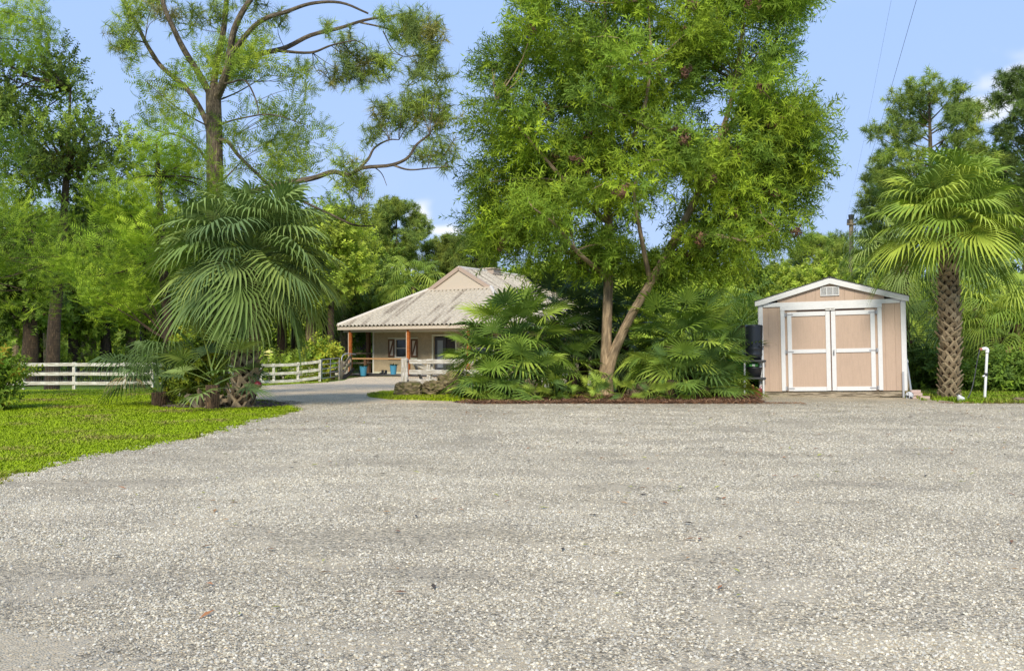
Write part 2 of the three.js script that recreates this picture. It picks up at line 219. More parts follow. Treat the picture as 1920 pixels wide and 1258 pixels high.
// fallen leaves and needles on the yard and the bed
{
  const R = rng(91), leaf = tris([-0.5, 0, 0, 0, 0.08, -0.16, 0.5, 0.02, 0, -0.5, 0, 0, 0.5, 0.02, 0, 0, 0.06, 0.16]), L = [], cols = [[0.30, 0.13, 0.05], [0.20, 0.10, 0.05], [0.42, 0.24, 0.10], [0.36, 0.36, 0.06], [0.06, 0.045, 0.03]];
  const put = (x, d, s, y, c, tilt = 0.35) => { const k = 0.7 + 0.6 * R(); L.push({ m: new THREE.Matrix4().compose(V(x, ground(x, d) + y, -d), new THREE.Quaternion().setFromEuler(new THREE.Euler((R() - 0.5) * tilt, R() * 6.3, (R() - 0.5) * tilt)), V(s, s, s)), c: rgb(c[0] * k, c[1] * k, c[2] * k) }); };
  for (let i = 0; i < 2600; i++) { const d = 3 + 14.6 * Math.sqrt(R()), x = (R() * 2 - 1) * (0.58 * d + 1); if (x < yardLeft(d)) continue; if (fbm(x * 0.6, d * 0.9, 22, 3) + R() * 0.5 < 0.25) continue; put(x, d, 0.03 + 0.05 * R(), 0.022, cols[R() * 5 | 0]); }
  for (let i = 0; i < 9000; i++) { const d = 3 + 14.8 * Math.sqrt(R()), x = (R() * 2 - 1) * (0.58 * d + 1); if (x < yardLeft(d) || fbm(x * 0.9, d * 1.4, 27, 4) < 0.04 + 0.12 * R()) continue; put(x, d, 0.014 + 0.026 * R(), 0.016, [[0.46, 0.33, 0.17], [0.40, 0.25, 0.12], [0.5, 0.42, 0.28]][R() * 3 | 0], 0.2); }
  for (let i = 0; i < 1400; i++) { const x = lerp(-0.8, 5.6, R() ), d = 17.62 - Math.abs(R() + R() - 1) * 0.6; put(x, d, 0.04 + 0.05 * R(), 0.022, cols[R() * 3 | 0]); }
  for (let i = 0; i < 500; i++) { const x = lerp(8.3, 12.5, R()), d = 17.6 - (R() - 0.3) * 0.35; put(x, d, 0.04 + 0.05 * R(), 0.024, cols[R() * 3 | 0]); }
  tag(copies(scene, 'fallen_leaves', leaf, std([1, 1, 1], 0.8), L), 'dry brown and yellow fallen leaves strewn over the gravel', 'leaves');
  const M = [], chip = tris([-0.5, 0, -0.04, -0.5, 0, 0.04, 0.5, 0.03, 0, -0.5, 0, 0.04, -0.1, 0.05, 0, 0.5, 0.03, 0]);
  for (let i = 0; i < 9000; i++) { const d = lerp(17.3, 22, R() * R()), x = lerp(-0.9, 0.272 * d, R()) + (R() - 0.5) * 0.3; const s = 0.07 + 0.12 * R(), k = 0.5 + 0.8 * R(), c = [[0.22, 0.105, 0.05], [0.30, 0.175, 0.09], [0.14, 0.075, 0.04]][R() * 3 | 0]; M.push({ m: new THREE.Matrix4().compose(V(x, ground(x, d) + 0.026 + R() * 0.025, -d), new THREE.Quaternion().setFromEuler(new THREE.Euler((R() - 0.5) * 0.7, R() * 6.3, (R() - 0.5) * 0.7)), V(s, s, s * 1.4)), c: rgb(c[0] * k, c[1] * k, c[2] * k) }); }
  for (let i = 0; i < 900; i++) { const a = R() * 6.28, r = Math.sqrt(R()), x = -5.35 + Math.cos(a) * r * 1.35, d = 17.1 + Math.sin(a) * r * 1.25, k = 0.5 + R(), s = 0.06 + 0.1 * R(); M.push({ m: new THREE.Matrix4().compose(V(x, ground(x, d) + 0.02 + R() * 0.02, -d), new THREE.Quaternion().setFromEuler(new THREE.Euler((R() - 0.5) * 0.6, R() * 6.3, 0)), V(s, s, s)), c: rgb(0.22 * k, 0.18 * k, 0.14 * k) }); }
  tag(copies(scene, 'mulch_chips', chip, std([1, 1, 1], 0.95), M), 'reddish brown needles and bark chips covering the mulch bed', 'mulch');
}

// ---------------------------------------------------------------- shed
{
  const s = thing('garden_shed', 'pink wooden shed with white trim and double doors', 'shed', onGround(1561, 20.05), -17.5 * Math.PI / 180);
  s.rotation.order = 'YXZ'; s.rotation.z = 1.25 * Math.PI / 180;
  const hw = 1.525, y0 = 0.13, eave = 2.13, apex = 2.58, D = 3.6, slope = (apex - eave) / hw;
  const panelTop = x => eave + (hw - Math.abs(x)) * slope - 0.03;
  // front: grooved siding boards, left and right of the doors, and in the gable
  const board = (x0, x1, yb, yt0, yt1, z, k) => { const sh = new THREE.Shape([new THREE.Vector2(x0 + 0.003, yb), new THREE.Vector2(x1 - 0.003, yb), new THREE.Vector2(x1 - 0.003, yt1), new THREE.Vector2(x0 + 0.003, yt0)]); return part(s, 'siding_board', boxUV(new THREE.ExtrudeGeometry(sh, { depth: 0.014, bevelEnabled: true, bevelSize: 0.002, bevelThickness: 0.002, bevelSegments: 1 }).translate(0, 0, z - 0.016)), MPinkPaint[k % 3]); };
  part(s, 'wall_backing', box(2 * hw - 0.06, eave - y0 - 0.05, 0.03, 0, (y0 + eave) / 2 - 0.02, -0.05), std([0.30, 0.2, 0.15], 0.9));
  for (let i = 0; i < 15; i++) { const a = -hw + i * 2 * hw / 15, b = a + 2 * hw / 15; if (a < -0.80 || b > 0.80) board(a, b, y0, 2.03, 2.03, 0, i); if (Math.min(Math.abs(a), Math.abs(b)) < hw - 0.15) { const c = Math.min(panelTop(a), panelTop(b)), top = [panelTop(a), panelTop(b)]; if (c > 2.17) board(a, b, 2.09, top[0], top[1], 0.006, i + 1); } }
  // side and back walls
  for (const x of [-hw, hw]) for (let i = 0; i < 18; i++) part(s, 'siding_board', rbox(0.016, eave - y0 - 0.02, D / 18 - 0.006, x - Math.sign(x) * 0.01, (y0 + eave) / 2, -0.03 - (i + 0.5) * (D - 0.06) / 18, 0.002), MPinkPaint[i % 3]);
  for (let i = 0; i < 15; i++) { const a = -hw + i * 2 * hw / 15, b = a + 2 * hw / 15; board(a, b, y0, panelTop(a), panelTop(b), -D, i); }
  // white trim
  for (const x of [-1, 1]) { part(s, 'corner_trim', rbox(0.092, 2.04, 0.022, x * (hw - 0.04), y0 + 1.02 - 0.01, 0.014), MWhitePaint); part(s, 'corner_trim', rbox(0.02, 2.0, 0.09, x * (hw + 0.012), y0 + 1.0, -0.045), MWhitePaint); }
  part(s, 'gable_trim', rbox(2 * hw - 0.19, 0.095, 0.022, 0, 2.075, 0.0165), MWhitePaint);
  const rake = (sx) => { const sh = new THREE.Shape(), o = hw + 0.075, dy = slope; sh.moveTo(0, apex + 0.035); sh.lineTo(o, apex + 0.035 - o * dy); sh.lineTo(o, apex + 0.035 - o * dy - 0.085); sh.lineTo(o - 0.12, apex - 0.065 - (o - 0.12) * dy); sh.lineTo(0, apex - 0.075); sh.closePath(); const g = new THREE.ExtrudeGeometry(sh, { depth: 0.024, bevelEnabled: true, bevelSize: 0.003, bevelThickness: 0.003, bevelSegments: 1 }); if (sx < 0) g.applyMatrix4(new THREE.Matrix4().makeScale(-1, 1, 1)); const f = flat(g); if (sx < 0) { const p = f.attributes.position.array; for (let i = 0; i < p.length; i += 9) for (let k = 0; k < 3; k++) { const t = p[i + 3 + k]; p[i + 3 + k] = p[i + 6 + k]; p[i + 6 + k] = t; } f.computeVertexNormals(); } return boxUV(f.translate(sx * 0.001, 0, 0.055)); };
  for (const x of [-1, 1]) part(s, 'rake_trim', rake(x), MWhitePaint);
  // roof: deck and shingle courses
  const ang = Math.atan(slope), rl = (hw + 0.085) / Math.cos(ang);
  for (const x of [-1, 1]) {
    const deck = part(s, 'roof_deck', box(rl - 0.02, 0.02, D + 0.1).rotateZ(-x * ang).translate(x * (hw + 0.085) / 2, apex + 0.045 - slope * (hw + 0.085) / 2, -D / 2 + 0.03), MWhitePaint);
    for (let i = 0; i < 12; i++) { const c = (i + 0.5) / 12 * rl; part(deck, 'shingle_course', box(rl / 12 + 0.03, 0.008, D + 0.14).rotateZ(-x * (ang - 0.035)).translate(x * c * Math.cos(ang), apex + 0.066 - c * Math.sin(ang), -D / 2 + 0.03), MShingle); }
  }
  part(s, 'ridge_cap', merge([-1, 1].map(x => box(0.16, 0.008, D + 0.15).rotateZ(-x * ang).translate(x * 0.07, apex + 0.078 - 0.07 * slope, -D / 2 + 0.03))), MShingle);
  // gable vent
  const vent = part(s, 'gable_vent', merge([rbox(0.40, 0.022, 0.02, 0, 2.425, 0.025), rbox(0.40, 0.022, 0.02, 0, 2.245, 0.025), ...[-0.19, -0.065, 0.065, 0.19].map(x => rbox(0.02, 0.16, 0.02, x, 2.335, 0.025))]), MWhitePaint);
  part(vent, 'vent_backing', box(0.36, 0.15, 0.006, 0, 2.335, 0.012), std([0.42, 0.41, 0.39]));
  for (const x of [-0.128, 0, 0.128]) for (let i = 0; i < 7; i++) part(vent, 'louver', box(0.106, 0.017, 0.004).rotateX(0.7).translate(x, 2.27 + i * 0.022, 0.022), MWhitePaint);
  // door frame and the two doors
  const dw = 0.915, dy0 = y0 + 0.005, dy1 = 1.90;
  part(s, 'door_frame', rbox(2.13, 0.085, 0.03, 0, 1.985, 0.02), MWhitePaint);
  for (const x of [-1, 1]) part(s, 'door_frame', rbox(0.092, 1.80, 0.026, x * 1.013, dy0 + 0.905, 0.018), MWhitePaint);
  for (const x of [-1, 1]) {
    const cx = x * (dw / 2 + 0.006), d = part(s, 'door', box(dw - 0.012, dy1 - dy0, 0.02, cx, (dy0 + dy1) / 2, 0.002), MPinkPaint[x > 0 ? 0 : 1]);
    const rail = (w, h, px, py, dz = 0) => part(d, 'door_trim', rbox(w, h, 0.022, px, py, 0.0235 + dz, 0.004), MWhitePaint);
    rail(0.092, dy1 - dy0 - 0.006, cx - x * (dw / 2 - 0.052), (dy0 + dy1) / 2); rail(0.092, dy1 - dy0 - 0.006, cx + x * (dw / 2 - 0.052), (dy0 + dy1) / 2);
    for (const y of [dy0 + 0.045, 1.02, dy1 - 0.05]) rail(dw - 0.202, y === 1.02 ? 0.085 : 0.092, cx, y);
    for (const y of [dy0 + 0.06, 1.015, dy1 - 0.055]) part(d, 'hinge', merge([rbox(0.135, 0.026, 0.008, x * (dw - 0.062), y, 0.039, 0.003), rbox(0.03, 0.085, 0.01, x * (dw + 0.045), y, 0.037, 0.003), new THREE.CylinderGeometry(0.009, 0.009, 0.09, 8).translate(x * (dw + 0.018), y, 0.043)]), MSteel);
    if (x > 0) { part(d, 'handle', merge([rbox(0.035, 0.13, 0.006, 0.055, 0.975, 0.038, 0.003), tube([V(0.055, 1.01, 0.04), V(0.055, 1.005, 0.075), V(0.055, 0.965, 0.08), V(0.055, 0.945, 0.05)], [0.008], 6)]), MSteel); }
  }
  const plate = part(s, 'name_plate', rbox(0.2, 0.06, 0.008, 0, 1.945, 0.045, 0.003), std([0.62, 0.60, 0.55], 0.5));
  part(plate, 'printed_marks', merge([box(0.055, 0.012, 0.002, -0.035, 1.948, 0.051), box(0.062, 0.012, 0.002, 0.045, 1.948, 0.051), box(0.014, 0.014, 0.002, -0.083, 1.95, 0.051)]), std([0.16, 0.15, 0.13]));
  // base timbers, step plank, anchor straps
  for (const x of [-1, 1]) part(s, 'floor_skid', rbox(0.72, 0.115, 0.09, x * 1.13, 0.055, -0.05, 0.01), MGreyWood);
  part(s, 'threshold_timber', rbox(1.92, 0.13, 0.10, 0.02, 0.05, -0.045, 0.012), MGreyWood);
  for (const x of [-1, 1]) part(s, 'floor_skid', rbox(0.1, 0.12, D - 0.2, x * 1.3, 0.05, -D / 2 - 0.05, 0.01), MGreyWood);
  for (const x of [-1, 1]) part(s, 'anchor_strap', merge([rbox(0.042, 0.56, 0.006, x * (hw - 0.03) + 0.03 * (x < 0 ? 1 : -1.2), 0.26, 0.034, 0.002), rbox(0.006, 0.56, 0.04, x * (hw - 0.03) + 0.03 * (x < 0 ? 1 : -1.2) - 0.02, 0.26, 0.05, 0.002)]), std([0.50, 0.51, 0.52], 0.45, { metalness: 0.5 }));
}

// ---------------------------------------------------------------- storage rack beside the shed and what stands on it
{
  const base = onGround(1413, 20.55), rk = thing('storage_rack', 'black two-shelf rack with white legs against the shed side', 'rack', base, -0.1);
  for (const y of [0.40, 0.79]) part(rk, 'shelf', rbox(0.50, 0.045, 0.62, 0, y, -0.1, 0.012), MDarkGrey);
  for (const [x, z] of [[-0.22, 0.16], [-0.13, -0.36], [0.2, 0.16], [0.2, -0.36]]) part(rk, 'leg', tube([V(x, 0, z), V(x, 0.77, z)], [0.022], 8, 1, false), std([0.72, 0.72, 0.70], 0.5));
  const can = thing('storage_bin', 'tall black plastic bin standing on the top shelf of rack', 'bin', base.clone().add(V(0.035, 0.815, -0.05)), 0.1);
  const body = new THREE.LatheGeometry([[0.0, 0], [0.185, 0], [0.19, 0.1], [0.2, 0.11], [0.2, 0.135], [0.192, 0.15], [0.195, 0.23], [0.205, 0.24], [0.205, 0.26], [0.197, 0.275], [0.205, 0.76], [0.19, 0.79], [0, 0.80]].map(p => new THREE.Vector2(...p)), 24);
  part(can, 'body', body.scale(1, 1, 1), std([0.022, 0.027, 0.034], 0.35));
  part(can, 'handle', tube([V(0.03, 0.30, 0.2), V(0.05, 0.30, 0.235), V(0.13, 0.30, 0.215), V(0.15, 0.30, 0.16)], [0.012], 6), MBlack);
  const tub = thing('plant_pot', 'black round nursery pot on lower rack shelf', 'pot', base.clone().add(V(0.02, 0.423, 0)), 0);
  part(tub, 'body', new THREE.LatheGeometry([[0, 0], [0.15, 0], [0.178, 0.2], [0.186, 0.2], [0.186, 0.225], [0.172, 0.225], [0.145, 0.03], [0, 0.03]].map(p => new THREE.Vector2(...p)), 20), MBlack);
  const bag = thing('seed_bag', 'green and white bag lying on top of black pot', 'bag', base.clone().add(V(-0.02, 0.65, 0.02)), 0.1);
  part(bag, 'sack', rbox(0.22, 0.085, 0.18, 0, 0.045, 0, 0.03), std([0.08, 0.33, 0.06], 0.6)); part(bag, 'printed_panel', rbox(0.085, 0.07, 0.184, -0.01, 0.045, 0.002, 0.02), std([0.62, 0.66, 0.56], 0.6));
  const red = thing('watering_can', 'dark red plastic watering can under the rack', 'can', base.clone().add(V(0.12, 0.0, 0.05)), -0.3);
  part(red, 'body', new THREE.LatheGeometry([[0, 0], [0.085, 0], [0.095, 0.02], [0.085, 0.15], [0.05, 0.17], [0, 0.17]].map(p => new THREE.Vector2(...p)), 16), std([0.28, 0.02, 0.05], 0.45));
  part(red, 'spout', tube([V(-0.07, 0.05, 0), V(-0.12, 0.15, 0.01), V(-0.15, 0.25, 0.01)], [0.022, 0.018, 0.035], 8), std([0.28, 0.02, 0.05], 0.45)); part(red, 'handle', tube([V(0.02, 0.17, 0), V(0.06, 0.23, 0), V(0.10, 0.17, 0), V(0.09, 0.06, 0)], [0.011], 6), std([0.28, 0.02, 0.05], 0.45));
  // green bin with lid behind
  const gb = thing('green_cart', 'green plastic yard cart with yellow wheels half hidden by palmetto fronds', 'cart', onGround(1386, 22.6), 0.2);
  part(gb, 'tub', boxUV(new THREE.CylinderGeometry(0.5, 0.38, 0.45, 4, 1).rotateY(Math.PI / 4).scale(1.2, 1, 0.7).translate(0, 0.62, 0)), std([0.03, 0.22, 0.045], 0.5)); part(gb, 'rim', rbox(0.92, 0.05, 0.56, 0, 0.86, 0, 0.02), std([0.45, 0.40, 0.06], 0.5)); part(gb, 'handle', tube([V(0.3, 0.86, 0), V(0.36, 1.02, 0), V(0.5, 1.1, 0), V(0.62, 1.06, 0)], [0.02], 8), std([0.5, 0.5, 0.48], 0.5));
  for (const z of [-0.27, 0.27]) part(gb, 'wheel', new THREE.TorusGeometry(0.17, 0.05, 8, 20).translate(-0.05, 0.22, z), std([0.62, 0.50, 0.03], 0.5));
}
{ // things by the shed's right corner
  const p = thing('leaning_pole', 'grey metal pole leaning beside the right corner of shed', 'pole');
  part(p, 'shaft', tube([onGround(1711, 19.6, -0.02), at(1696, 646, 20.4)], [0.026], 10, 1, false), std([0.45, 0.47, 0.47], 0.4, { metalness: 0.5 })); part(p, 'coupling', tube([at(1701.6, 680, 20.15), at(1700.6, 675, 20.18)], [0.034], 10, 1, false), std([0.7, 0.7, 0.68], 0.5));
  const pot = thing('clay_dome', 'small pale broken dome-shaped pot lying at the shed corner', 'pot', onGround(1706, 19.2), 0.4);
  part(pot, 'shell', new THREE.SphereGeometry(0.085, 16, 10, 0, 6.28, 0, 1.9).scale(1.05, 1, 0.9).rotateZ(-0.5).translate(0, 0.07, 0), std([0.55, 0.57, 0.58], 0.7)); part(pot, 'rim', new THREE.TorusGeometry(0.075, 0.012, 6, 18).rotateY(1.2).translate(-0.05, 0.07, 0.01), std([0.55, 0.57, 0.58], 0.7));
  const bricks = [[0, 0, 0, 0], [0.02, 0.062, 0.01, 0.08], [0.13, 0, 0.12, -0.1], [-0.01, 0.124, 0, -0.05]];
  bricks.forEach(([x, y, z, a], i) => { const b = part(scene, numbered('brick'), rbox(0.2, 0.06, 0.1, 0, 0.03, 0, 0.006), std([0.56, 0.42, 0.36], 0.9)); b.position.copy(onGround(1718, 19.35)).add(V(x, y, z)); b.rotation.y = a; tag(b, ['lowest pink brick in the small stack by the leaning pole', 'middle pink brick in the small stack by leaning pole', 'loose pink brick in front of the small brick stack', 'topmost pink brick on small stack by leaning pole'][i], 'brick', 'pink bricks by the shed'); });
  const v = thing('vine_stem', 'pale crooked vine stem climbing the shed corner', 'vine'); part(v, 'stem', tube([onGround(1700, 20.6), at(1702, 715, 20.6), at(1694, 705, 20.6), at(1696, 690, 20.65), at(1692, 672, 20.7), at(1694, 650, 20.8), at(1693, 620, 20.9)], [0.035, 0.03, 0.03, 0.028, 0.025, 0.03, 0.03], 8), MGreyBark);
  const m = thing('riding_mower', 'green and yellow ride-on mower partly hidden behind the shed', 'mower', onGround(1700, 25.5), 0.1);
  part(m, 'body', rbox(1.1, 0.3, 0.6, 0, 0.55, 0, 0.06), std([0.02, 0.20, 0.04], 0.4)); part(m, 'hood', rbox(0.5, 0.22, 0.5, -0.35, 0.80, 0, 0.08), std([0.02, 0.20, 0.04], 0.4)); part(m, 'seat', merge([rbox(0.4, 0.09, 0.42, 0.2, 0.76, 0, 0.04), rbox(0.09, 0.34, 0.42, 0.40, 0.92, 0, 0.04)]), std([0.70, 0.50, 0.02], 0.5)); for (const [x, r] of [[-0.4, 0.2], [0.3, 0.27]]) for (const z of [-0.32, 0.32]) { const w = part(m, 'wheel', new THREE.TorusGeometry(r - 0.07, 0.08, 10, 22).translate(x, r + 0.01, z), MBlack); part(w, 'rim', new THREE.CylinderGeometry(r - 0.1, r - 0.1, 0.08, 16).rotateX(Math.PI / 2).translate(x, r + 0.01, z), std([0.70, 0.50, 0.02], 0.5)); } part(m, 'steering_wheel', new THREE.TorusGeometry(0.15, 0.015, 6, 18).rotateY(1.0).translate(-0.06, 1.02, 0), MBlack);
  const sp = thing('standpipe', 'white plastic standpipe with an elbow tap on the grass', 'pipe'), q = onGround(1847, 18.3), wp = std([0.80, 0.80, 0.77], 0.4);
  part(sp, 'pipe', tube([q.clone().add(V(0, -0.05, 0)), q.clone().add(V(0.055, 1.02, 0))], [0.026], 12, 1, false), wp); part(sp, 'elbow', tube([q.clone().add(V(0.052, 0.98, 0)), q.clone().add(V(0.055, 1.05, 0)), q.clone().add(V(0.02, 1.07, 0)), q.clone().add(V(-0.055, 1.06, 0))], [0.036, 0.036, 0.034, 0.03], 12), wp); part(sp, 'tap', tube([q.clone().add(V(-0.05, 1.06, 0)), q.clone().add(V(-0.10, 1.05, 0.01))], [0.03], 8, 1, false), std([0.35, 0.12, 0.08], 0.5));
  part(sp, 'coupling', tube([q.clone().add(V(0.028, 0.52, 0)), q.clone().add(V(0.03, 0.58, 0))], [0.034], 12, 1, false), MDarkGrey); part(sp, 'side_cap', tube([q.clone().add(V(0.02, 0.53, 0.0)), q.clone().add(V(-0.05, 0.51, 0.03))], [0.016], 8, 1, false), wp);
  const hs = thing('garden_hose', 'thin dark hose hanging from the standpipe tap to ground', 'hose'); part(hs, 'hose', tube([q.clone().add(V(-0.10, 1.05, 0.01)), q.clone().add(V(-0.15, 0.85, 0.02)), q.clone().add(V(-0.20, 0.5, 0)), q.clone().add(V(-0.3, 0.2, 0.05)), q.clone().add(V(-0.42, 0.02, 0.1))], [0.011], 6, 24), MDarkGrey);
  const sl = thing('spot_light', 'small white cone landscape spotlight at the foot of boot-clad palm', 'light', onGround(1800, 18.0), 0.6);
  part(sl, 'shade', new THREE.CylinderGeometry(0.02, 0.075, 0.16, 14, 1, true).rotateZ(0.9).translate(0, 0.1, 0), std([0.75, 0.74, 0.72], 0.5)); part(sl, 'stake', tube([V(0.03, 0, 0), V(0.03, 0.1, 0)], [0.012], 6, 1, false), MDarkGrey);
}
// boulders
function boulder(name, label, pos, [w, h, d], seed, rough, group, angular) {
  const g = mergeVertices(new THREE.IcosahedronGeometry(1, 26).deleteAttribute('uv').deleteAttribute('normal')), p = g.attributes.position, col = [], c = new THREE.Color();
  for (let i = 0; i < p.count; i++) { let x = p.getX(i), y = p.getY(i), z = p.getZ(i); if (angular) { const k = Math.pow(Math.abs(x) ** 5 + Math.abs(y) ** 5 + Math.abs(z) ** 5, -1 / 5); x *= k; y *= k; z *= k; }
    const n = fbm(x * 1.4 + seed, y * 1.4, z * 1.4, 5), pit = Math.max(0, fbm(x * 4 + seed, y * 4, z * 4, 3)), s = 1 + rough * n * 1.3 - pit * (0.12 + rough * 0.9) + 0.05 * fbm(x * 11 + seed, y * 11, z * 11, 3); p.setXYZ(i, x * s * w / 2, (y * s * 0.5 + 0.42) * h, z * s * d / 2);
    const t = clamp(0.5 + 1.6 * fbm(x * 2.5, y * 2.5 + seed, z * 2.5, 4), 0, 1), mo = smooth(0.0, 0.25, fbm(x * 3 + 9, y * 3, z * 3 + seed, 4)); c.setRGB(lerp(lerp(0.07, 0.30, t), 0.10, mo), lerp(lerp(0.055, 0.235, t), 0.095, mo), lerp(lerp(0.03, 0.12, t), 0.025, mo)); col.push(c.r, c.g, c.b); }
  g.setAttribute('color', new THREE.Float32BufferAttribute(col, 3)); g.computeVertexNormals();
  const m = part(scene, numbered(name), g, new THREE.MeshStandardMaterial({ roughness: 0.95, vertexColors: true })); m.position.copy(pos); tag(m, label, 'rock', group); return m;
}
boulder('boulder', 'squat block-shaped brown rock with flat top on grass island', onGround(766, 20.1), [0.6, 0.36, 0.46], 3, 0.16, 'rocks on the grass island', true);
boulder('boulder', 'jagged pitted rock between the block-shaped rock and the largest rock', onGround(816, 20.2), [0.66, 0.38, 0.5], 17, 0.55, 'rocks on the grass island');
boulder('boulder', 'largest pitted mossy rock with golden top beside palmetto', onGround(848, 20.5), [0.66, 0.58, 0.55], 31, 0.5, 'rocks on the grass island');
boulder('boulder', 'pale flat stone lying at the grass edge past standpipe', onGround(1917, 17.9), [0.5, 0.12, 0.3], 44, 0.3, null);
// ---------------------------------------------------------------- house with wrap-around porch
const HOUSE = { x: colX(632, 58), z: -58, y: -0.64, turn: -32 * Math.PI / 180 };
{
  const h = thing('house', 'tan stucco house with beige barrel-tile hip roof and open porch', 'house', V(HOUSE.x, HOUSE.y, HOUSE.z), HOUSE.turn);
  const Wd = 13.2, Ld = 17, EV = 3.12, P = 0.56, B = 4.19;
  const MStucco = std([0.46, 0.37, 0.235], 0.95, { map: scaled(texture(256, 256, (u, v) => { const t = 0.82 + 0.18 * (0.5 * n64(u, v) + 0.3 * n16(u, v) + 0.2 * n256(u, v)); return [t, t, t * 0.98]; }), 2.4), bumpMap: scaled(texture(256, 256, (u, v) => grey(0.5 * n256(u, v) + 0.5 * n128(u, v)), false), 1.5), bumpScale: 0.01 });
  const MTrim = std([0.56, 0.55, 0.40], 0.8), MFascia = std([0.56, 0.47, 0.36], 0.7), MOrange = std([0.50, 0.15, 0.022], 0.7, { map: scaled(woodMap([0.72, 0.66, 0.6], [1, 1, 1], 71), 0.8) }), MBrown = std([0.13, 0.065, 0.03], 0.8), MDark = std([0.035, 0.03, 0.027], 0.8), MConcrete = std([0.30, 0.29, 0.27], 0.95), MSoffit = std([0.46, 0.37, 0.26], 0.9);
  // barrel tiles: colour with dark algae streaks running down the slope
  const st = tileNoise(48, 81), st2 = tileNoise(20, 82), st3 = tileNoise(96, 83);
  const MTile = std([0.80, 0.80, 0.80], 0.85, { map: scaled(texture(512, 512, (u, v) => { const streak = smooth(0.52, 0.80, 0.8 * st(u, v / 14) + 0.2 * st2(u, v / 3)) * (0.35 + 0.65 * st3(u, v)), t = 0.9 + 0.14 * (st3(v, u) - 0.5); return [lerp(0.88, 0.62, streak) * t, lerp(0.83, 0.56, streak) * t, lerp(0.73, 0.48, streak) * t]; }), 7.5, 7.5) });
  const TP = 0.31, TC = 0.40;
  function tilePlane(o, u, v, nrm, vMax, uL, uR, u0 = 0) { // barrel tiles in courses; o origin at eave, u along the eave, v up the slope
    const pos = [], uv = [], idx = []; const courses = Math.ceil(vMax / TC);
    for (let k = 0; k < courses; k++) {
      const v0 = k * TC - 0.03, v1 = Math.min(vMax, (k + 1) * TC), a = Math.min(uL(v0), uL(v1)), b = Math.max(uR(v0), uR(v1)), n = Math.max(4, Math.round((b - a) / TP * 8)), base = pos.length / 3;
      for (let r = 0; r < 3; r++) for (let i = 0; i <= n; i++) { const vv = r < 1 ? v0 : r < 2 ? v0 : v1, uu = clamp(lerp(a, b, i / n), uL(vv), uR(vv)), ph = (uu + u0) / TP * Math.PI * 2, wv = Math.pow(0.5 + 0.5 * Math.cos(ph), 0.8) * 0.13; const hgt = r < 1 ? wv - 0.012 : r < 2 ? wv + 0.018 : wv; const q = o.clone().addScaledVector(u, uu).addScaledVector(v, vv).addScaledVector(nrm, hgt + 0.02); pos.push(q.x, q.y, q.z); uv.push(uu + u0, vv); }
      for (let r = 0; r < 2; r++) for (let i = 0; i < n; i++) { const c = base + r * (n + 1) + i; idx.push(c, c + 1, c + n + 1, c + n + 1, c + 1, c + n + 2); }
    }
    const g = new THREE.BufferGeometry(); g.setAttribute('position', new THREE.Float32BufferAttribute(pos, 3)); g.setAttribute('uv', new THREE.Float32BufferAttribute(uv, 2)); g.setIndex(idx); g.computeVertexNormals(); return toCreasedNormals(g, 0.9);
  }
  const c = 1 / Math.hypot(1, P), s = P * c, roof = new THREE.Group(); roof.name = 'roof'; h.add(roof);
  const tiles = (...a) => { const m = part(roof, 'roof_tiles', tilePlane(...a), MTile); m.userData.kind = 'stuff'; return m; };
  tiles(V(0, EV, 0), V(1, 0, 0), V(0, s, -c), V(0, c, s), B / c, v => v * c, v => Wd - v * c);                                   // front
  const half = Wd / 2, cut = v => v * c < B ? v * c : B;
  tiles(V(Wd, EV, 0), V(0, 0, -1), V(-c, s, 0), V(s, c, 0), half / c, v => cut(v), v => Ld - cut(v));                             // right
  tiles(V(0, EV, -Ld), V(0, 0, 1), V(c, s, 0), V(-s, c, 0), half / c, v => cut(v), v => Ld - cut(v));                             // left
  tiles(V(Wd, EV, -Ld), V(-1, 0, 0), V(0, s, c), V(0, c, -s), B / c, v => v * c, v => Wd - v * c);                                // back
  const yB = EV + P * B, yA = EV + P * half;
  for (const z of [-B, -Ld + B]) { part(roof, 'gablet', boxUV(new THREE.ExtrudeGeometry(new THREE.Shape([new THREE.Vector2(B + 0.1, yB), new THREE.Vector2(Wd - B - 0.1, yB), new THREE.Vector2(half, yA - 0.06)]), { depth: 0.08, bevelEnabled: false }).translate(0, 0, z - 0.04)), MFascia);
    for (const [x0, x1] of [[B - 0.15, half], [Wd - B + 0.15, half]]) part(roof, 'gablet_trim', beam(V(x0, yB - 0.02, z + 0.05), V(x1, yA + 0.08, z + 0.05), 0.16, 0.24), std([0.44, 0.33, 0.25], 0.7));
    part(roof, 'gablet_sill', box(Wd - 2 * B + 0.3, 0.10, 0.14, half, yB + 0.09, z + (z > -6 ? 0.12 : -0.12)), MFascia); }
  const hip = (a, b) => part(roof, 'hip_cap', tube([a, b], [0.13, 0.13], 10, 6, false), std([0.60, 0.54, 0.45], 0.85));
  hip(V(0.05, EV + 0.10, 0), V(B, yB + 0.12, -B)); hip(V(Wd - 0.05, EV + 0.10, 0), V(Wd - B, yB + 0.12, -B)); hip(V(0, EV + 0.10, -Ld), V(B, yB + 0.12, -Ld + B)); hip(V(Wd, EV + 0.10, -Ld), V(Wd - B, yB + 0.12, -Ld + B)); hip(V(half, yA + 0.08, -B + 0.1), V(half, yA + 0.08, -Ld + B));
  const cup = part(roof, 'ridge_vent', box(1.1, 0.36, 0.9, half, yA + 0.08, -B - 3.6), std([0.44, 0.35, 0.27], 0.8)); part(cup, 'vent_cap', box(1.3, 0.07, 1.1, half, yA + 0.29, -B - 3.6), MFascia);
  part(roof, 'soffit', box(Wd - 0.16, 0.03, Ld - 0.16, half, EV - 0.17, -Ld / 2), MSoffit);
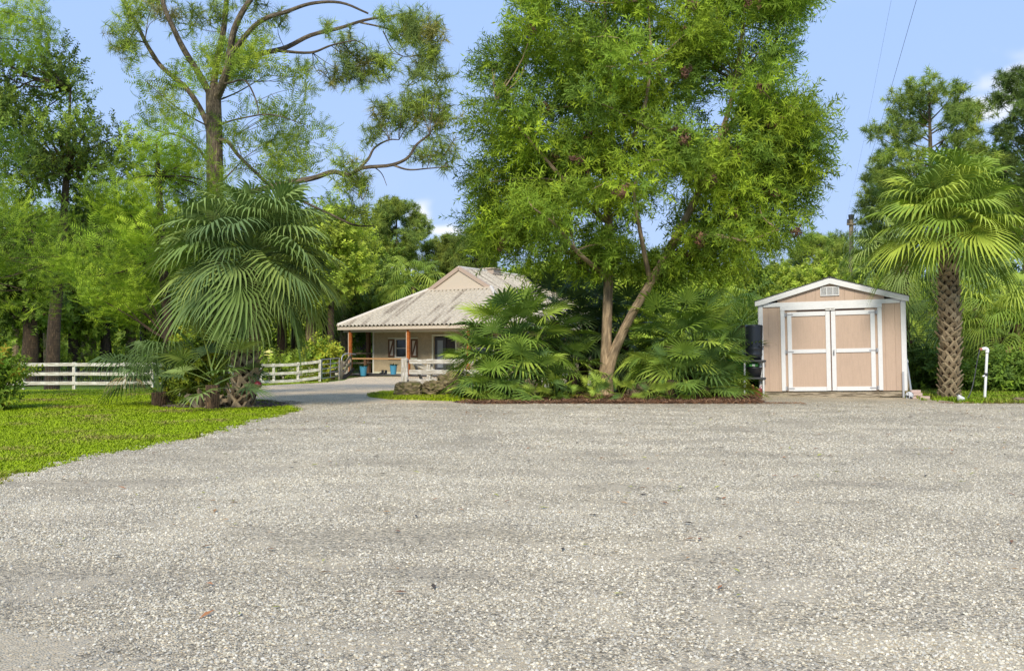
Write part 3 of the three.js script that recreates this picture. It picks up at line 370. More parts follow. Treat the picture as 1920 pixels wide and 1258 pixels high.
  for (const [a, b] of [[V(0, EV - 0.1, -0.03), V(Wd, EV - 0.1, -0.03)], [V(0, EV - 0.1, -Ld + 0.03), V(Wd, EV - 0.1, -Ld + 0.03)], [V(0.03, EV - 0.1, -0.06), V(0.03, EV - 0.1, -Ld + 0.06)], [V(Wd - 0.03, EV - 0.1, -0.06), V(Wd - 0.03, EV - 0.1, -Ld + 0.06)]]) part(roof, 'fascia', beam(a, b, 0.05, 0.19), MFascia);
  part(h, 'porch_floor', box(Wd - 0.3, 0.14, Ld - 0.4, half, 0.05, -Ld / 2), MConcrete);
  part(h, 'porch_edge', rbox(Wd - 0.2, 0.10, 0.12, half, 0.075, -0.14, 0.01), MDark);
  // walls: front with openings for window and door
  const zf = -2.2, top = EV - 0.2, x0 = 1.1, x1 = Wd - 1.1, win = [3.03, 4.17, 1.22, 2.30], door = [6.05, 7.75, 0.12, 2.5];
  const sh = new THREE.Shape([[x0, 0.12], [x1, 0.12], [x1, top], [x0, top]].map(p => new THREE.Vector2(...p)));
  for (const [a, b, y0, y1] of [win, [9.3, 10.5, 1.22, 2.3]]) sh.holes.push(new THREE.Path([[a, y0], [a, y1], [b, y1], [b, y0]].map(p => new THREE.Vector2(...p))));
  sh.holes.push(new THREE.Path([[door[0], door[2] + 0.005], [door[0], door[3]], [door[1], door[3]], [door[1], door[2] + 0.005]].map(p => new THREE.Vector2(...p))));
  part(h, 'wall', boxUV(new THREE.ExtrudeGeometry(sh, { depth: 0.18, bevelEnabled: false }).translate(0, 0, zf - 0.18)), MStucco);
  for (const x of [x0, x1]) part(h, 'wall', box(0.18, top - 0.12, Ld - 4.2, x + (x < 5 ? 0.09 : -0.09), (top + 0.12) / 2, zf - 0.19 - (Ld - 4.2) / 2), MStucco);
  part(h, 'wall', box(x1 - x0, top - 0.12, 0.18, half, (top + 0.12) / 2, -Ld + 1.9), MStucco);
  part(h, 'ceiling', box(x1 - x0 - 0.4, 0.05, Ld - 4.4, half, top - 0.05, -Ld / 2), std([0.55, 0.52, 0.46])); part(h, 'floor', box(x1 - x0 - 0.4, 0.02, Ld - 4.4, half, 0.14, -Ld / 2), MBrown);
  part(h, 'corner_board', rbox(0.10, top - 0.12, 0.05, x0 + 0.04, (top + 0.12) / 2, zf + 0.027), std([0.62, 0.60, 0.50], 0.8)); part(h, 'wall_band', box(x1 - x0 - 0.14, 0.14, 0.03, half + 0.05, top - 0.08, zf + 0.017), MTrim);
  part(h, 'base_board', box(x1 - x0 - 0.14, 0.10, 0.03, (x0 + 0.1 + door[0]) / 2 + 0, 0.19, zf + 0.017).scale(1, 1, 1), MTrim).visible = true;
  h.children.at(-1).geometry = box(door[0] - x0 - 0.2, 0.10, 0.03, (x0 + door[0]) / 2, 0.18, zf + 0.017);
  // windows with sashes, sills and shutters
  const window_ = ([a, b, y0, y1], shutters) => {
    const w = part(h, 'window', merge([rbox(0.07, y1 - y0 + 0.14, 0.06, a - 0.035, (y0 + y1) / 2, zf + 0.03), rbox(0.07, y1 - y0 + 0.14, 0.06, b + 0.035, (y0 + y1) / 2, zf + 0.03), rbox(b - a, 0.07, 0.06, (a + b) / 2, y1 + 0.035, zf + 0.03), rbox(b - a, 0.07, 0.06, (a + b) / 2, y0 - 0.035, zf + 0.03), rbox(b - a, 0.05, 0.05, (a + b) / 2, (y0 + y1) / 2, zf + 0.0)]), std([0.60, 0.58, 0.50], 0.7));
    for (const k of [0, 1]) part(w, 'pane', box(b - a - 0.02, (y1 - y0) / 2 - 0.05, 0.008, (a + b) / 2, y0 + (y1 - y0) * (0.25 + 0.5 * k), zf - 0.05), std([0.035, 0.037, 0.042], 0.08));
    part(w, 'sill', rbox(b - a + 1.25, 0.09, 0.10, (a + b) / 2, y0 - 0.12, zf + 0.05), MTrim); part(w, 'lintel', rbox(b - a + 1.3, 0.08, 0.05, (a + b) / 2, y1 + 0.11, zf + 0.028), MTrim);
    if (shutters) for (const k of [-1, 1]) { const cx = k < 0 ? a - 0.36 : b + 0.36, hh = y1 - y0 + 0.06, cy = (y0 + y1) / 2; const f = part(h, 'shutter', merge([rbox(0.10, hh, 0.04, cx - 0.21, cy, zf + 0.05), rbox(0.10, hh, 0.04, cx + 0.21, cy, zf + 0.05), rbox(0.32, 0.10, 0.038, cx, cy + hh / 2 - 0.05, zf + 0.05), rbox(0.32, 0.10, 0.038, cx, cy - hh / 2 + 0.05, zf + 0.05), beam(V(cx - 0.15 * 1, cy - hh / 2 + 0.12, zf + 0.048), V(cx + 0.15, cy + hh / 2 - 0.12, zf + 0.048), 0.03, 0.10)]), MBrown); part(f, 'panel', box(0.4, hh - 0.06, 0.02, cx, cy, zf + 0.025), std([0.58, 0.50, 0.38], 0.8)); }
  };
  window_(win, true); window_([9.3, 10.5, 1.22, 2.3], true);
  const dr = part(h, 'door', merge([rbox(0.10, 2.42, 0.08, door[0] - 0.05, 1.31, zf + 0.04), rbox(0.10, 2.42, 0.08, door[1] + 0.05, 1.31, zf + 0.04), rbox(1.9, 0.12, 0.08, 6.9, 2.56, zf + 0.04)]), MTrim); part(dr, 'door_leaf', rbox(0.85, 2.3, 0.05, 6.48, 1.29, zf - 0.12), std([0.05, 0.05, 0.055], 0.5)); part(dr, 'glass_panel', box(0.42, 1.7, 0.01, 6.48, 1.4, zf - 0.09), std([0.22, 0.24, 0.26], 0.12)); part(dr, 'handle', rbox(0.04, 0.14, 0.05, 6.82, 1.1, zf - 0.08), MSteel); part(dr, 'dark_leaf', rbox(0.83, 2.3, 0.05, 7.33, 1.29, zf - 0.17), MDark);
  // porch posts and rails
  const post = (x, z, m, r = 0.11) => { const p = part(h, 'porch_post', rbox(2 * r, EV - 0.35, 2 * r, x, 0.12 + (EV - 0.35) / 2, z, 0.015), m); return p; };
  for (const [x, z] of [[0.84, -0.3], [5.55, -0.3], [10.0, -0.3]]) { post(x, z, MOrange, 0.085); part(h, 'post_trim', rbox(0.05, EV - 0.36, 0.14, x - 0.115, 0.12 + (EV - 0.36) / 2, z, 0.01), std([0.62, 0.52, 0.38], 0.8)); }
  for (const [x, z] of [[0.35, -2.6], [0.45, -4.6], [0.4, -7.5], [0.4, -11]]) post(x, z, MBrown, 0.12);
  part(h, 'porch_beam', box(Wd - 0.6, 0.16, 0.14, half, EV - 0.265, -0.3), MSoffit);
  part(h, 'hand_rail', rbox(4.4, 0.09, 0.12, 3.2, 1.10, -0.3, 0.01), std([0.46, 0.25, 0.10], 0.8)); part(h, 'support_post', rbox(0.16, 0.95, 0.12, 2.05, 0.6, -0.34, 0.01), MBrown);
  part(h, 'hand_rail', rbox(0.10, 0.12, 4.0, 0.45, 1.42, -2.2, 0.01), MGreyWood); part(h, 'hand_rail', rbox(0.08, 0.10, 4.0, 0.45, 0.8, -2.2, 0.01), MGreyWood);
  // flower pots, mat, small things on the porch
  const potGeo = new THREE.LatheGeometry([[0, 0], [0.19, 0], [0.2, 0.02], [0.27, 0.64], [0.285, 0.64], [0.285, 0.68], [0.25, 0.68], [0.235, 0.6], [0, 0.6]].map(p => new THREE.Vector2(...p)), 24), MBlue = std([0.07, 0.29, 0.43], 0.35);
  const toWorld = (x, y, z) => V(x, y, z).applyAxisAngle(V(0, 1, 0), HOUSE.turn).add(V(HOUSE.x, HOUSE.y, HOUSE.z));
  const grassy = (() => { const R = rng(5), L = []; for (let i = 0; i < 50; i++) { const a = R() * 6.28, d = V(Math.cos(a), 0.7 + R(), Math.sin(a)).normalize(); pushLeaf(L, V(Math.cos(a) * 0.1, 0, Math.sin(a) * 0.1), d, V(-Math.cos(a), 1, -Math.sin(a)).normalize(), 0.28 + 0.14 * R(), 0.06, 0.3); } return tris(L); })();
  for (const [pos, l, sz] of [[V(colX(681, 56.4), HOUSE.y + 0.03, -56.4), 'glazed blue planter with grassy plant beside the orange porch post', 0.88], [toWorld(4.0, 0.12, -0.75), 'glazed blue planter with grassy plant below the shuttered window', 0.85]]) { const p = thing('planter', l, 'planter', pos, 0, 'blue planters at the porch'); part(p, 'pot', potGeo, MBlue); part(p, 'soil', new THREE.CircleGeometry(0.24, 16).rotateX(-Math.PI / 2).translate(0, 0.62, 0), MMulch); const f = part(p, 'plant', grassy.clone().scale(1, 1, 1).translate(0, 0.6, 0), leafMat([0.05, 0.10, 0.03])); f.scale.set(1.05, 1, 1.05); p.scale.setScalar(sz); }
  const mat = part(scene, numbered('door_mat'), rbox(1.7, 0.03, 0.7, 0, 0.015, 0, 0.01), std([0.03, 0.03, 0.03], 1)); mat.position.copy(toWorld(2.3, 0.125, -0.75)); mat.rotation.y = HOUSE.turn; tag(mat, 'dark rubber mat on the porch floor between the planters', 'mat');
  const bt = thing('work_boots', 'pair of black boots on the porch beside blue planter', 'boots', toWorld(3.25, 0.125, -0.7), HOUSE.turn); for (const x of [-0.13, 0.13]) part(bt, 'boot', merge([rbox(0.13, 0.11, 0.32, x, 0.055, 0.04, 0.04), rbox(0.13, 0.24, 0.15, x, 0.15, -0.06, 0.04)]), MBlack);
  // ramp railing to the left of the porch
  const rp = thing('ramp_railing', 'grey timber ramp railing sloping up to the house porch', 'railing'), g0 = onGround(638, 52.5), g1 = at(657, 700, 56.6);
  part(rp, 'post', rbox(0.24, 1.25, 0.24, 0, 0.5, 0, 0.02), MGreyWoodV).position.copy(g0); part(rp, 'post', rbox(0.14, 1.2, 0.14, 0, 0.5, 0, 0.02), MGreyWoodV).position.copy(g1);
  for (const [ya, yb] of [[0.72, 1.12], [0.30, 0.68]]) part(rp, 'rail', beam(g0.clone().add(V(0.1, ya, 0)), g1.clone().add(V(0, yb, 0)), 0.06, 0.17, 0.01), MGreyWood);
  part(rp, 'stringer', beam(g0.clone().add(V(0.1, 0.0, 0)), g1.clone().add(V(0.2, 0.25, 0)), 0.08, 0.2), MDark); part(rp, 'hoop', tube([g0.clone().add(V(0.05, 0.9, 0)), g0.clone().add(V(0.08, 1.35, -0.1)), g0.clone().add(V(0.25, 1.5, -0.4)), g0.clone().add(V(0.6, 1.45, -1.6))], [0.03], 6), MSteel);
}

// ---------------------------------------------------------------- fences and gates
const MWire = std([0.20, 0.20, 0.19], 0.6, { metalness: 0.4 });
function boardFence(name, label, pts, hgt, rails, mesh, mat, group, pw = 0.13) { // pts: ground points of the posts
  const f = thing(name, label, 'fence', null, 0, group), R = rng(pts.length * 31 + 5);
  pts.forEach(p => { const q = part(f, 'post', rbox(pw, hgt + 0.12, pw, 0, (hgt + 0.12) / 2 - 0.1, 0, 0.012), MWhiteWoodV); q.position.copy(p); q.rotation.set((R() - 0.5) * 0.02, R() * 0.1, (R() - 0.5) * 0.03); });
  for (let i = 0; i + 1 < pts.length; i++) for (const y of rails) { const a = pts[i].clone().add(V(-0.03, y + (R() - 0.5) * 0.02, pw / 2 + 0.022)), b = pts[i + 1].clone().add(V(0.03, y + (R() - 0.5) * 0.02, pw / 2 + 0.02 + 0.001 * i)); part(f, 'rail', beam(a, b, 0.032, 0.145, 0.006), mat); }
  if (mesh) for (let i = 0; i + 1 < pts.length; i++) { const a = pts[i].clone().add(V(0, 0, -pw / 2 - 0.01)), b = pts[i + 1].clone().add(V(0, 0, -pw / 2 - 0.01)), L = [], n = Math.round(a.distanceTo(b) / 0.1); for (let k = 0; k < n; k++) { const q = a.clone().lerp(b, k / n); L.push(box(0.006, hgt - 0.1, 0.006, q.x, q.y + hgt / 2, q.z)); } for (let y = 0.06; y < hgt; y += 0.14) L.push(beam(a.clone().add(V(0, y, 0)), b.clone().add(V(0, y, 0)), 0.006, 0.006)); part(f, 'wire_mesh', merge(L), MWire).userData.kind = 'stuff'; }
  return f;
}
const row = (list) => list.map(([px, d]) => onGround(px, d));
boardFence('paddock_fence', 'long white three-board paddock fence across the lawn', row([[-60, 39.2], [42, 39.5], [138, 39.9], [233, 40.4], [284, 41], [350, 42.5], [420, 44.5], [488, 47]]), 1.26, [0.36, 0.77, 1.18], true, MWhiteWood);
boardFence('drive_fence', 'short weathered white board fence beyond the driveway bend', row([[488, 47.6], [513, 48.0], [558, 48.7], [599, 49.3]]), 1.24, [0.30, 0.72, 1.15], false, MWhiteWood);
boardFence('back_fence', 'distant white paddock fence in the shade of the woods', row([[-80, 58], [30, 58.5], [110, 59], [190, 59.5], [280, 60.5], [360, 61], [440, 62], [530, 62.5], [590, 63], [650, 63.5]]), 1.2, [0.3, 0.7, 1.1], false, MWhiteWood);
{ // tubular metal gate
  const g = thing('metal_gate', 'grey tubular metal field gate between fence and ramp post', 'gate'), a = onGround(601, 49.4), b = onGround(636, 52.2);
  for (const y of [0.22, 0.5, 0.74, 0.98, 1.26]) part(g, 'bar', tube([a.clone().add(V(0.06, y, 0)), b.clone().add(V(-0.06, y, 0))], [0.026], 8, 1, false), MSteel);
  for (const t of [0.03, 0.48, 0.97]) { const q = a.clone().lerp(b, t); part(g, 'upright', tube([q.clone().add(V(0.03, 0.2, 0.03)), q.clone().add(V(0.03, 1.28, 0.03))], [0.024], 8, 1, false), MSteel); }
  const y = thing('yard_gate', 'white wooden yard gate with diagonal braces and wire behind rocks', 'gate'), d = 32.5, p0 = onGround(758.5, d), p1 = onGround(905, d - 0.5), pm = p0.clone().lerp(p1, 0.31);
  part(y, 'gate_post', rbox(0.24, 1.03, 0.22, 0, 0.42, 0, 0.02), MWhiteWoodV).position.copy(p0); part(y, 'gate_post', rbox(0.22, 1.03, 0.22, 0, 0.42, 0, 0.02), MWhiteWoodV).position.copy(p1);
  for (const h of [0.12, 0.45, 0.82]) part(y, 'board', beam(p0.clone().add(V(0.16, h, 0.05)), p1.clone().add(V(-0.05, h, 0.05)), 0.035, 0.155, 0.006), MWhiteWood);
  for (const t of [0.31, 0.34, 0.66]) part(y, 'upright', rbox(0.13, 0.86, 0.05, 0, 0.48, -0.01, 0.006), MWhiteWoodV).position.copy(p0.clone().lerp(p1, t).add(V(0, 0, t === 0.34 ? -0.09 : 0)));
  part(y, 'brace', beam(p0.clone().add(V(0.3, 0.78, -0.035)), p0.clone().lerp(p1, 0.72).add(V(0, 0.08, -0.035)), 0.035, 0.14, 0.006), MWhiteWood); part(y, 'brace', beam(p0.clone().add(V(0.35, 0.72, -0.14)), p0.clone().lerp(p1, 0.2).add(V(0, 0.06, -0.9)), 0.05, 0.13, 0.006), MGreyWood);
  const L = []; for (let x = 0.2; x < p1.x - p0.x; x += 0.085) L.push(box(0.006, 0.84, 0.006, p0.x + x, p0.y + 0.47, p0.z - 0.11)); for (let h = 0.08; h < 0.92; h += 0.1) L.push(box(p1.x - p0.x - 0.2, 0.006, 0.006, (p0.x + p1.x) / 2 + 0.1, p0.y + h, p0.z - 0.104)); part(y, 'wire_mesh', merge(L), MWire).userData.kind = 'stuff';
  for (const h of [0.14, 0.82]) part(y, 'hinge', rbox(0.06, 0.05, 0.3, 0.13, h, 0.02, 0.01), MDarkGrey).position.copy(p0);
  const bf = thing('bird_feeder', 'small yellow tray feeder roof on a post by the fence', 'feeder', onGround(504, 53), 0); part(bf, 'post', tube([V(0, 0, 0), V(0, 1.75, 0)], [0.05], 8, 1, false), MGreyWood); part(bf, 'roof', new THREE.ConeGeometry(0.42, 0.17, 4).rotateY(0.785).scale(1, 1, 0.7).translate(0, 1.95, 0), std([0.62, 0.55, 0.16], 0.7)); part(bf, 'tray', rbox(0.5, 0.05, 0.36, 0, 1.72, 0, 0.01), std([0.62, 0.55, 0.16], 0.7)); for (const x of [-0.2, 0.2]) part(bf, 'upright', box(0.03, 0.16, 0.03, x, 1.81, 0), MGreyWood);
}
{ // utility pole and its two wires
  const base = onGround(1597, 46), top = at(1597, 408, 46), u = thing('utility_pole', 'weathered grey wooden utility pole behind the shed', 'pole');
  part(u, 'pole', tube([base, top], [0.15, 0.11], 10, 4, false), MGreyWood); part(u, 'crossarm', beam(top.clone().add(V(-0.25, -0.35, 0.1)), top.clone().add(V(0.2, -0.35, 0.1)), 0.1, 0.1), MGreyWood); part(u, 'insulator', new THREE.CylinderGeometry(0.05, 0.07, 0.2, 8).translate(-0.2, -0.2, 0.1), MDarkGrey).position.copy(top); part(u, 'pole_cap', new THREE.CylinderGeometry(0.16, 0.13, 0.25, 8).translate(0, 0.02, 0), MDarkGrey).position.copy(top);
  for (const [x, r, l] of [[0.0, 0.0045, 'thicker dark overhead wire running to the utility pole'], [-0.55, 0.002, 'thinner overhead wire running to the utility pole']]) { const w = thing('power_line', l, 'wire'), a = top.clone().add(V(-0.15 + x * 0.3, -0.2, 0.1)), b = at(1760 + x * 110, -140, 15); part(w, 'cable', tube([a, a.clone().lerp(b, 0.5).add(V(0, -0.25, 0)), b, b.clone().add(b.clone().sub(a).multiplyScalar(0.8)).add(V(0, 0.4, 0))], [r], 5, 30), MBlack); }
}
// ---------------------------------------------------------------- foliage kit
function pushLeaf(L, p, dir, nrm, len, wid, bend = 0.15) { // four triangles, folded along the midrib, bent down
  const s = dir.clone().cross(nrm).normalize().multiplyScalar(wid / 2), m = p.clone().addScaledVector(dir, len * 0.45).addScaledVector(nrm, -len * bend * 0.2), t = p.clone().addScaledVector(dir, len).addScaledVector(nrm, -len * bend), a = m.clone().add(s).addScaledVector(nrm, wid * 0.18), b = m.clone().sub(s).addScaledVector(nrm, wid * 0.18);
  for (const [q, r, u] of [[p, a, m], [p, m, b], [m, a, t], [m, t, b]]) L.push(q.x, q.y, q.z, r.x, r.y, r.z, u.x, u.y, u.z);
}
function rod(L, a, b, w) { const d = b.clone().sub(a).normalize(), s = d.clone().cross(Math.abs(d.y) > 0.9 ? V(1, 0, 0) : V(0, 1, 0)).normalize().multiplyScalar(w), t = d.clone().cross(s); for (const u of [s, t]) L.push(a.x - u.x, a.y - u.y, a.z - u.z, a.x + u.x, a.y + u.y, a.z + u.z, b.x, b.y, b.z); }
const rdir = R => { const z = R() * 2 - 1, a = R() * 6.2832, r = Math.sqrt(1 - z * z); return V(r * Math.cos(a), z, r * Math.sin(a)); };
// sprigs grow along +y from the origin
function sprig(seed, n, stem, len, wid, spread, bend) { const R = rng(seed), L = []; rod(L, V(0, 0, 0), V(0, stem, 0), 0.004); for (let i = 0; i < n; i++) { const t = (i + 1) / n, a = i * 2.4 + R(), d = V(Math.cos(a) * spread, 0.45 + 0.5 * R() - 0.2 * spread, Math.sin(a) * spread).normalize(), nr = V(-Math.cos(a) * 0.5, 1, -Math.sin(a) * 0.5).addScaledVector(rdir(R), 0.5); nr.addScaledVector(d, -nr.dot(d)).normalize(); pushLeaf(L, V(0, stem * t, 0), d, nr, len * (0.7 + 0.5 * R()), wid * (0.8 + 0.4 * R()), bend); } return tris(L); }
function pineTuft(seed, n, len, w, axis = 0.25) { const R = rng(seed), L = []; for (let i = 0; i < n; i++) { const a = i * 2.4, up = lerp(-0.35, 1, R()), d = V(Math.cos(a) * (1 - 0.5 * Math.max(0, up)), up, Math.sin(a) * (1 - 0.5 * Math.max(0, up))).normalize(), p = V(0, R() * axis, 0), e = p.clone().addScaledVector(d, len * (0.75 + 0.4 * R())); e.y -= 0.1 * len; const s = d.clone().cross(rdir(R)).normalize().multiplyScalar(w); L.push(p.x - s.x, p.y - s.y, p.z - s.z, p.x + s.x, p.y + s.y, p.z + s.z, e.x, e.y, e.z); } rod(L, V(0, -0.1, 0), V(0, axis, 0), 0.012); return tris(L); }
function feather(seed, rows, len, leaflet, w) { const R = rng(seed), L = []; // cypress spray: drooping branchlets with fine two-ranked leaflets
  for (let k = 0; k < 4; k++) { const az = k * 1.6 + R(), out = V(Math.cos(az), 0.5, Math.sin(az)).normalize(), side = V(-Math.sin(az), 0, Math.cos(az)); let p = V(0, 0, 0), d = out.clone(); for (let i = 0; i < rows; i++) { const q = p.clone().addScaledVector(d, len / rows); rod(L, p, q, 0.003); for (const s of [-1, 1]) { const e = q.clone().addScaledVector(side, s * leaflet * (0.7 + 0.5 * R())).addScaledVector(d, leaflet * 0.55); e.y -= leaflet * 0.3; const t = d.clone().multiplyScalar(w); L.push(q.x - t.x, q.y - t.y, q.z - t.z, q.x + t.x, q.y + t.y, q.z + t.z, e.x, e.y, e.z); } p = q; d.y -= 0.14; d.normalize(); } } return tris(L); }
const SPRIG = { acacia: [sprig(1, 15, 0.38, 0.125, 0.027, 0.42, 0.35), sprig(2, 14, 0.34, 0.12, 0.025, 0.6, 0.5)], broad: [sprig(3, 13, 0.26, 0.085, 0.038, 0.9, 0.15), sprig(4, 12, 0.22, 0.08, 0.04, 0.8, 0.1)], far: [sprig(5, 14, 0.6, 0.26, 0.13, 0.95, 0.15), sprig(6, 13, 0.5, 0.24, 0.14, 0.85, 0.1)], pine: [pineTuft(7, 40, 0.22, 0.0065), pineTuft(8, 36, 0.20, 0.0065)], farPine: [pineTuft(9, 44, 0.34, 0.014, 0.3), pineTuft(10, 40, 0.30, 0.014, 0.3)], cypress: [feather(11, 7, 0.42, 0.09, 0.014), feather(12, 7, 0.38, 0.085, 0.014)], shrub: [sprig(13, 14, 0.2, 0.07, 0.034, 0.9, 0.1), sprig(14, 12, 0.18, 0.075, 0.036, 0.8, 0.15)], pod: [sprig(15, 9, 0.10, 0.09, 0.035, 1.2, 0.8)] };
const MLeaf = leafMat([1, 1, 1], 0.36, 0.7), MNeedle = leafMat([1, 1, 1], 0.3, 0.8);
// clumps: [{ c: Vector3, r: number | [rx, ry, rz], n }]; tones: list of [r, g, b]
function foliage(parent, name, kind, clumps, R, { size = 1, tones, up = 0.4, shell = 0.55, droop = 0, mat = MLeaf, origin }) {
  const lists = SPRIG[kind].map(() => []);
  for (const cl of clumps) { const r = Array.isArray(cl.r) ? cl.r : [cl.r, cl.r, cl.r], tint = 0.8 + 0.4 * R(), tt = tones[Math.floor(R() * tones.length)];
    for (let i = 0; i < cl.n; i++) { const q = rdir(R), rad = Math.pow(R(), shell), p = V(cl.c.x + q.x * r[0] * rad, cl.c.y + q.y * r[1] * rad, cl.c.z + q.z * r[2] * rad), d = q.clone().multiplyScalar(0.8).addScaledVector(rdir(R), 0.6).add(V(0, up - droop, 0)); if (origin) d.addScaledVector(p.clone().sub(origin).normalize(), 0.5); d.normalize();
      const s = size * (0.7 + 0.6 * R()), Q = new THREE.Quaternion().setFromUnitVectors(V(0, 1, 0), d).multiply(new THREE.Quaternion().setFromAxisAngle(V(0, 1, 0), R() * 6.28)), t = R() < 0.7 ? tt : tones[Math.floor(R() * tones.length)], k = 1.5 * tint * (0.72 + 0.56 * R());
      lists[i % lists.length].push({ m: new THREE.Matrix4().compose(p, Q, V(s, s, s)), c: rgb(t[0] * k, t[1] * k, t[2] * k) }); } }
  const root = lists.length > 1 ? Object.assign(new THREE.Group(), { name }) : parent; if (root !== parent) { parent.add(root); root.userData.kind = 'stuff'; }
  lists.forEach((l, i) => l.length && copies(root, root === parent ? name : 'sprigs', SPRIG[kind][i], mat, l)); return root;
}
function inside(poly, x, y) { let c = false; for (let i = 0, j = poly.length - 1; i < poly.length; j = i++) { const [a, b] = poly[i], [p, q] = poly[j]; if ((b > y) !== (q > y) && x < (p - a) * (y - b) / (q - b) + a) c = !c; } return c; }
// clump centres spread through a crown whose outline is given on the picture plane at depth d, with real depth behind and before it
function clumpsIn(poly, d, deep, count, rad, n, R, gap = 0.75) { const xs = poly.map(p => p[0]), ys = poly.map(p => p[1]), x0 = Math.min(...xs), x1 = Math.max(...xs), y0 = Math.min(...ys), y1 = Math.max(...ys), cx = (x0 + x1) / 2, cy = (y0 + y1) / 2, out = []; let guard = 0;
  while (out.length < count && guard++ < count * 60) { const px = lerp(x0, x1, R()), py = lerp(y0, y1, R()); if (!inside(poly, px, py)) continue; const e = Math.min(1, Math.hypot((px - cx) / (x1 - x0) * 1.9, (py - cy) / (y1 - y0) * 1.9)), dd = d + (R() * 2 - 1) * deep * Math.sqrt(Math.max(0.08, 1 - e * e)), c = at(px * d / d, py, d); c.z = -dd; const r = rad * (0.7 + 0.6 * R()); if (out.some(o => o.c.distanceTo(c) < gap * rad)) continue; out.push({ c, r: [r * 1.1, r * 0.85, r * 1.1], n: Math.round(n * (r / rad) ** 2) }); }
  return out; }
function limbsTo(parent, mat, clumps, nodes, r0, name = 'branch', every = 1) { // thin curved branches from the nearest scaffold node to each clump, one mesh
  const L = []; clumps.forEach((cl, i) => { if (i % every) return; let best = nodes[0], bd = 1e9; for (const n of nodes) { const k = n.distanceTo(cl.c) + Math.max(0, n.y - cl.c.y) * 1.2; if (k < bd) { bd = k; best = n; } } const mid = best.clone().lerp(cl.c, 0.5); mid.y += 0.12 * bd * ((i % 3) - 0.6); mid.x += 0.1 * bd * ((i % 5) - 2) / 2; L.push(tube([best, mid, cl.c], [r0 * Math.min(1, 0.35 + bd / 4), r0 * 0.5, r0 * 0.2], 5, 6, true, false)); });
  if (L.length) { const m = part(parent, name, merge(L), mat); m.userData.kind = 'stuff'; } }

// ---------------------------------------------------------------- fan palms
// frond built in the x-y plane: x outward, y up, elevation e; gravity pulls the blade and its tips
function frondGeo({ petiole, R, n, span, e, droop, tip, fold = 0.35, split = 0.45, seed = 1, costa = 0.5, pw = 0.02, slim = 1 }) {
  const rn = rng(seed), L = [], steps = 5; let p = V(0, 0, 0), ang = e; const ring = [];
  for (let i = 0; i <= steps; i++) { const w = lerp(pw * 1.6, pw * 0.7, i / steps); ring.push([p.clone(), w]); if (i < steps) { ang -= droop * 0.5 / steps; p = p.clone().add(V(Math.cos(ang), Math.sin(ang), 0).multiplyScalar(petiole / steps)); } }
  for (let i = 0; i < steps; i++) { const [a, w] = ring[i], [b, v] = ring[i + 1]; const A = [a.clone().add(V(0, 0, w)), a.clone().add(V(0, -w * 0.8, 0)), a.clone().add(V(0, 0, -w))], B = [b.clone().add(V(0, 0, v)), b.clone().add(V(0, -v * 0.8, 0)), b.clone().add(V(0, 0, -v))]; for (let k = 0; k < 3; k++) { const m = (k + 1) % 3; for (const t of [A[k], A[m], B[k], B[k], A[m], B[m]]) L.push(t.x, t.y, t.z); } }
  const f = V(Math.cos(ang), Math.sin(ang), 0), s = V(0, 0, 1), up = V(-Math.sin(ang), Math.cos(ang), 0), da = span / n;
  for (let i = 0; i < n; i++) {
    const a = -span / 2 + (i + 0.5) * da, ca = Math.cos(a), sa = Math.sin(a), len = R * (0.78 + 0.22 * ca) * (0.93 + 0.14 * rn()), along = costa * R * 0.35 * Math.max(0, ca);
    const o = p.clone().addScaledVector(f, along); o.y -= along * along * droop * 0.8 / R;
    const dir = f.clone().multiplyScalar(ca).addScaledVector(s, sa).addScaledVector(up, fold * Math.abs(sa) - 0.25 * costa * Math.max(0, ca)).normalize(), wdir = f.clone().multiplyScalar(-sa).addScaledVector(s, ca), sag = r => droop * len * 0.35 * (r * r) + tip * len * Math.pow(Math.max(0, r - 0.35) / 0.65, 2) * (0.8 + 0.4 * rn()), wmax = len * split * Math.tan(da / 2) * 1.02 * slim;
    const st = [[0.03, 0.18], [split, 1], [(split + 1) / 2, 0.62], [0.86, 0.3]].map(([r, w]) => { const c = o.clone().addScaledVector(dir, len * r); c.y -= sag(r); return [c.clone().addScaledVector(wdir, wmax * w), c.clone().addScaledVector(up, -wmax * w * 0.45), c.clone().addScaledVector(wdir, -wmax * w)]; });
    for (let k = 0; k < 3; k++) for (const m of [0, 1]) { const A = st[k], B = st[k + 1]; for (const t of [A[m], A[m + 1], B[m], B[m], A[m + 1], B[m + 1]]) L.push(t.x, t.y, t.z); }
    const e2 = o.clone().addScaledVector(dir, len * (tip > 0.3 ? 0.94 : 1)); e2.y -= sag(1); const A = st[3]; for (const t of [A[0], A[1], e2, A[1], A[2], e2]) L.push(t.x, t.y, t.z);
  }
  return tris(L);
}
const sabalSet = [78, 60, 42, 24, 6, -14, -34, -55].map((e, i) => [0, 1].map(k => frondGeo({ petiole: 0.9, R: 0.9, n: 32, span: 4.7, e: e * Math.PI / 180, droop: 0.75 - 0.3 * Math.max(0, -e / 60), tip: 0.62 + 0.1 * k, fold: 0.45, split: 0.42, seed: i * 2 + k, costa: 1.1, pw: 0.019, slim: 0.8 })));
const stiffSet = [80, 64, 48, 32, 16, -2, -20, -42].map((e, i) => [0, 1].map(k => frondGeo({ petiole: 0.74, R: 0.78, n: 32, span: 4.7, e: e * Math.PI / 180, droop: 0.5, tip: 0.30 + 0.16 * k, fold: 0.4, split: 0.48, seed: 80 + i * 2 + k, costa: 0.8, pw: 0.018, slim: 0.9 })));
const mixedSet = stiffSet.map((s, i) => i < 4 ? s : [sabalSet[i][0], stiffSet[i][1]]);
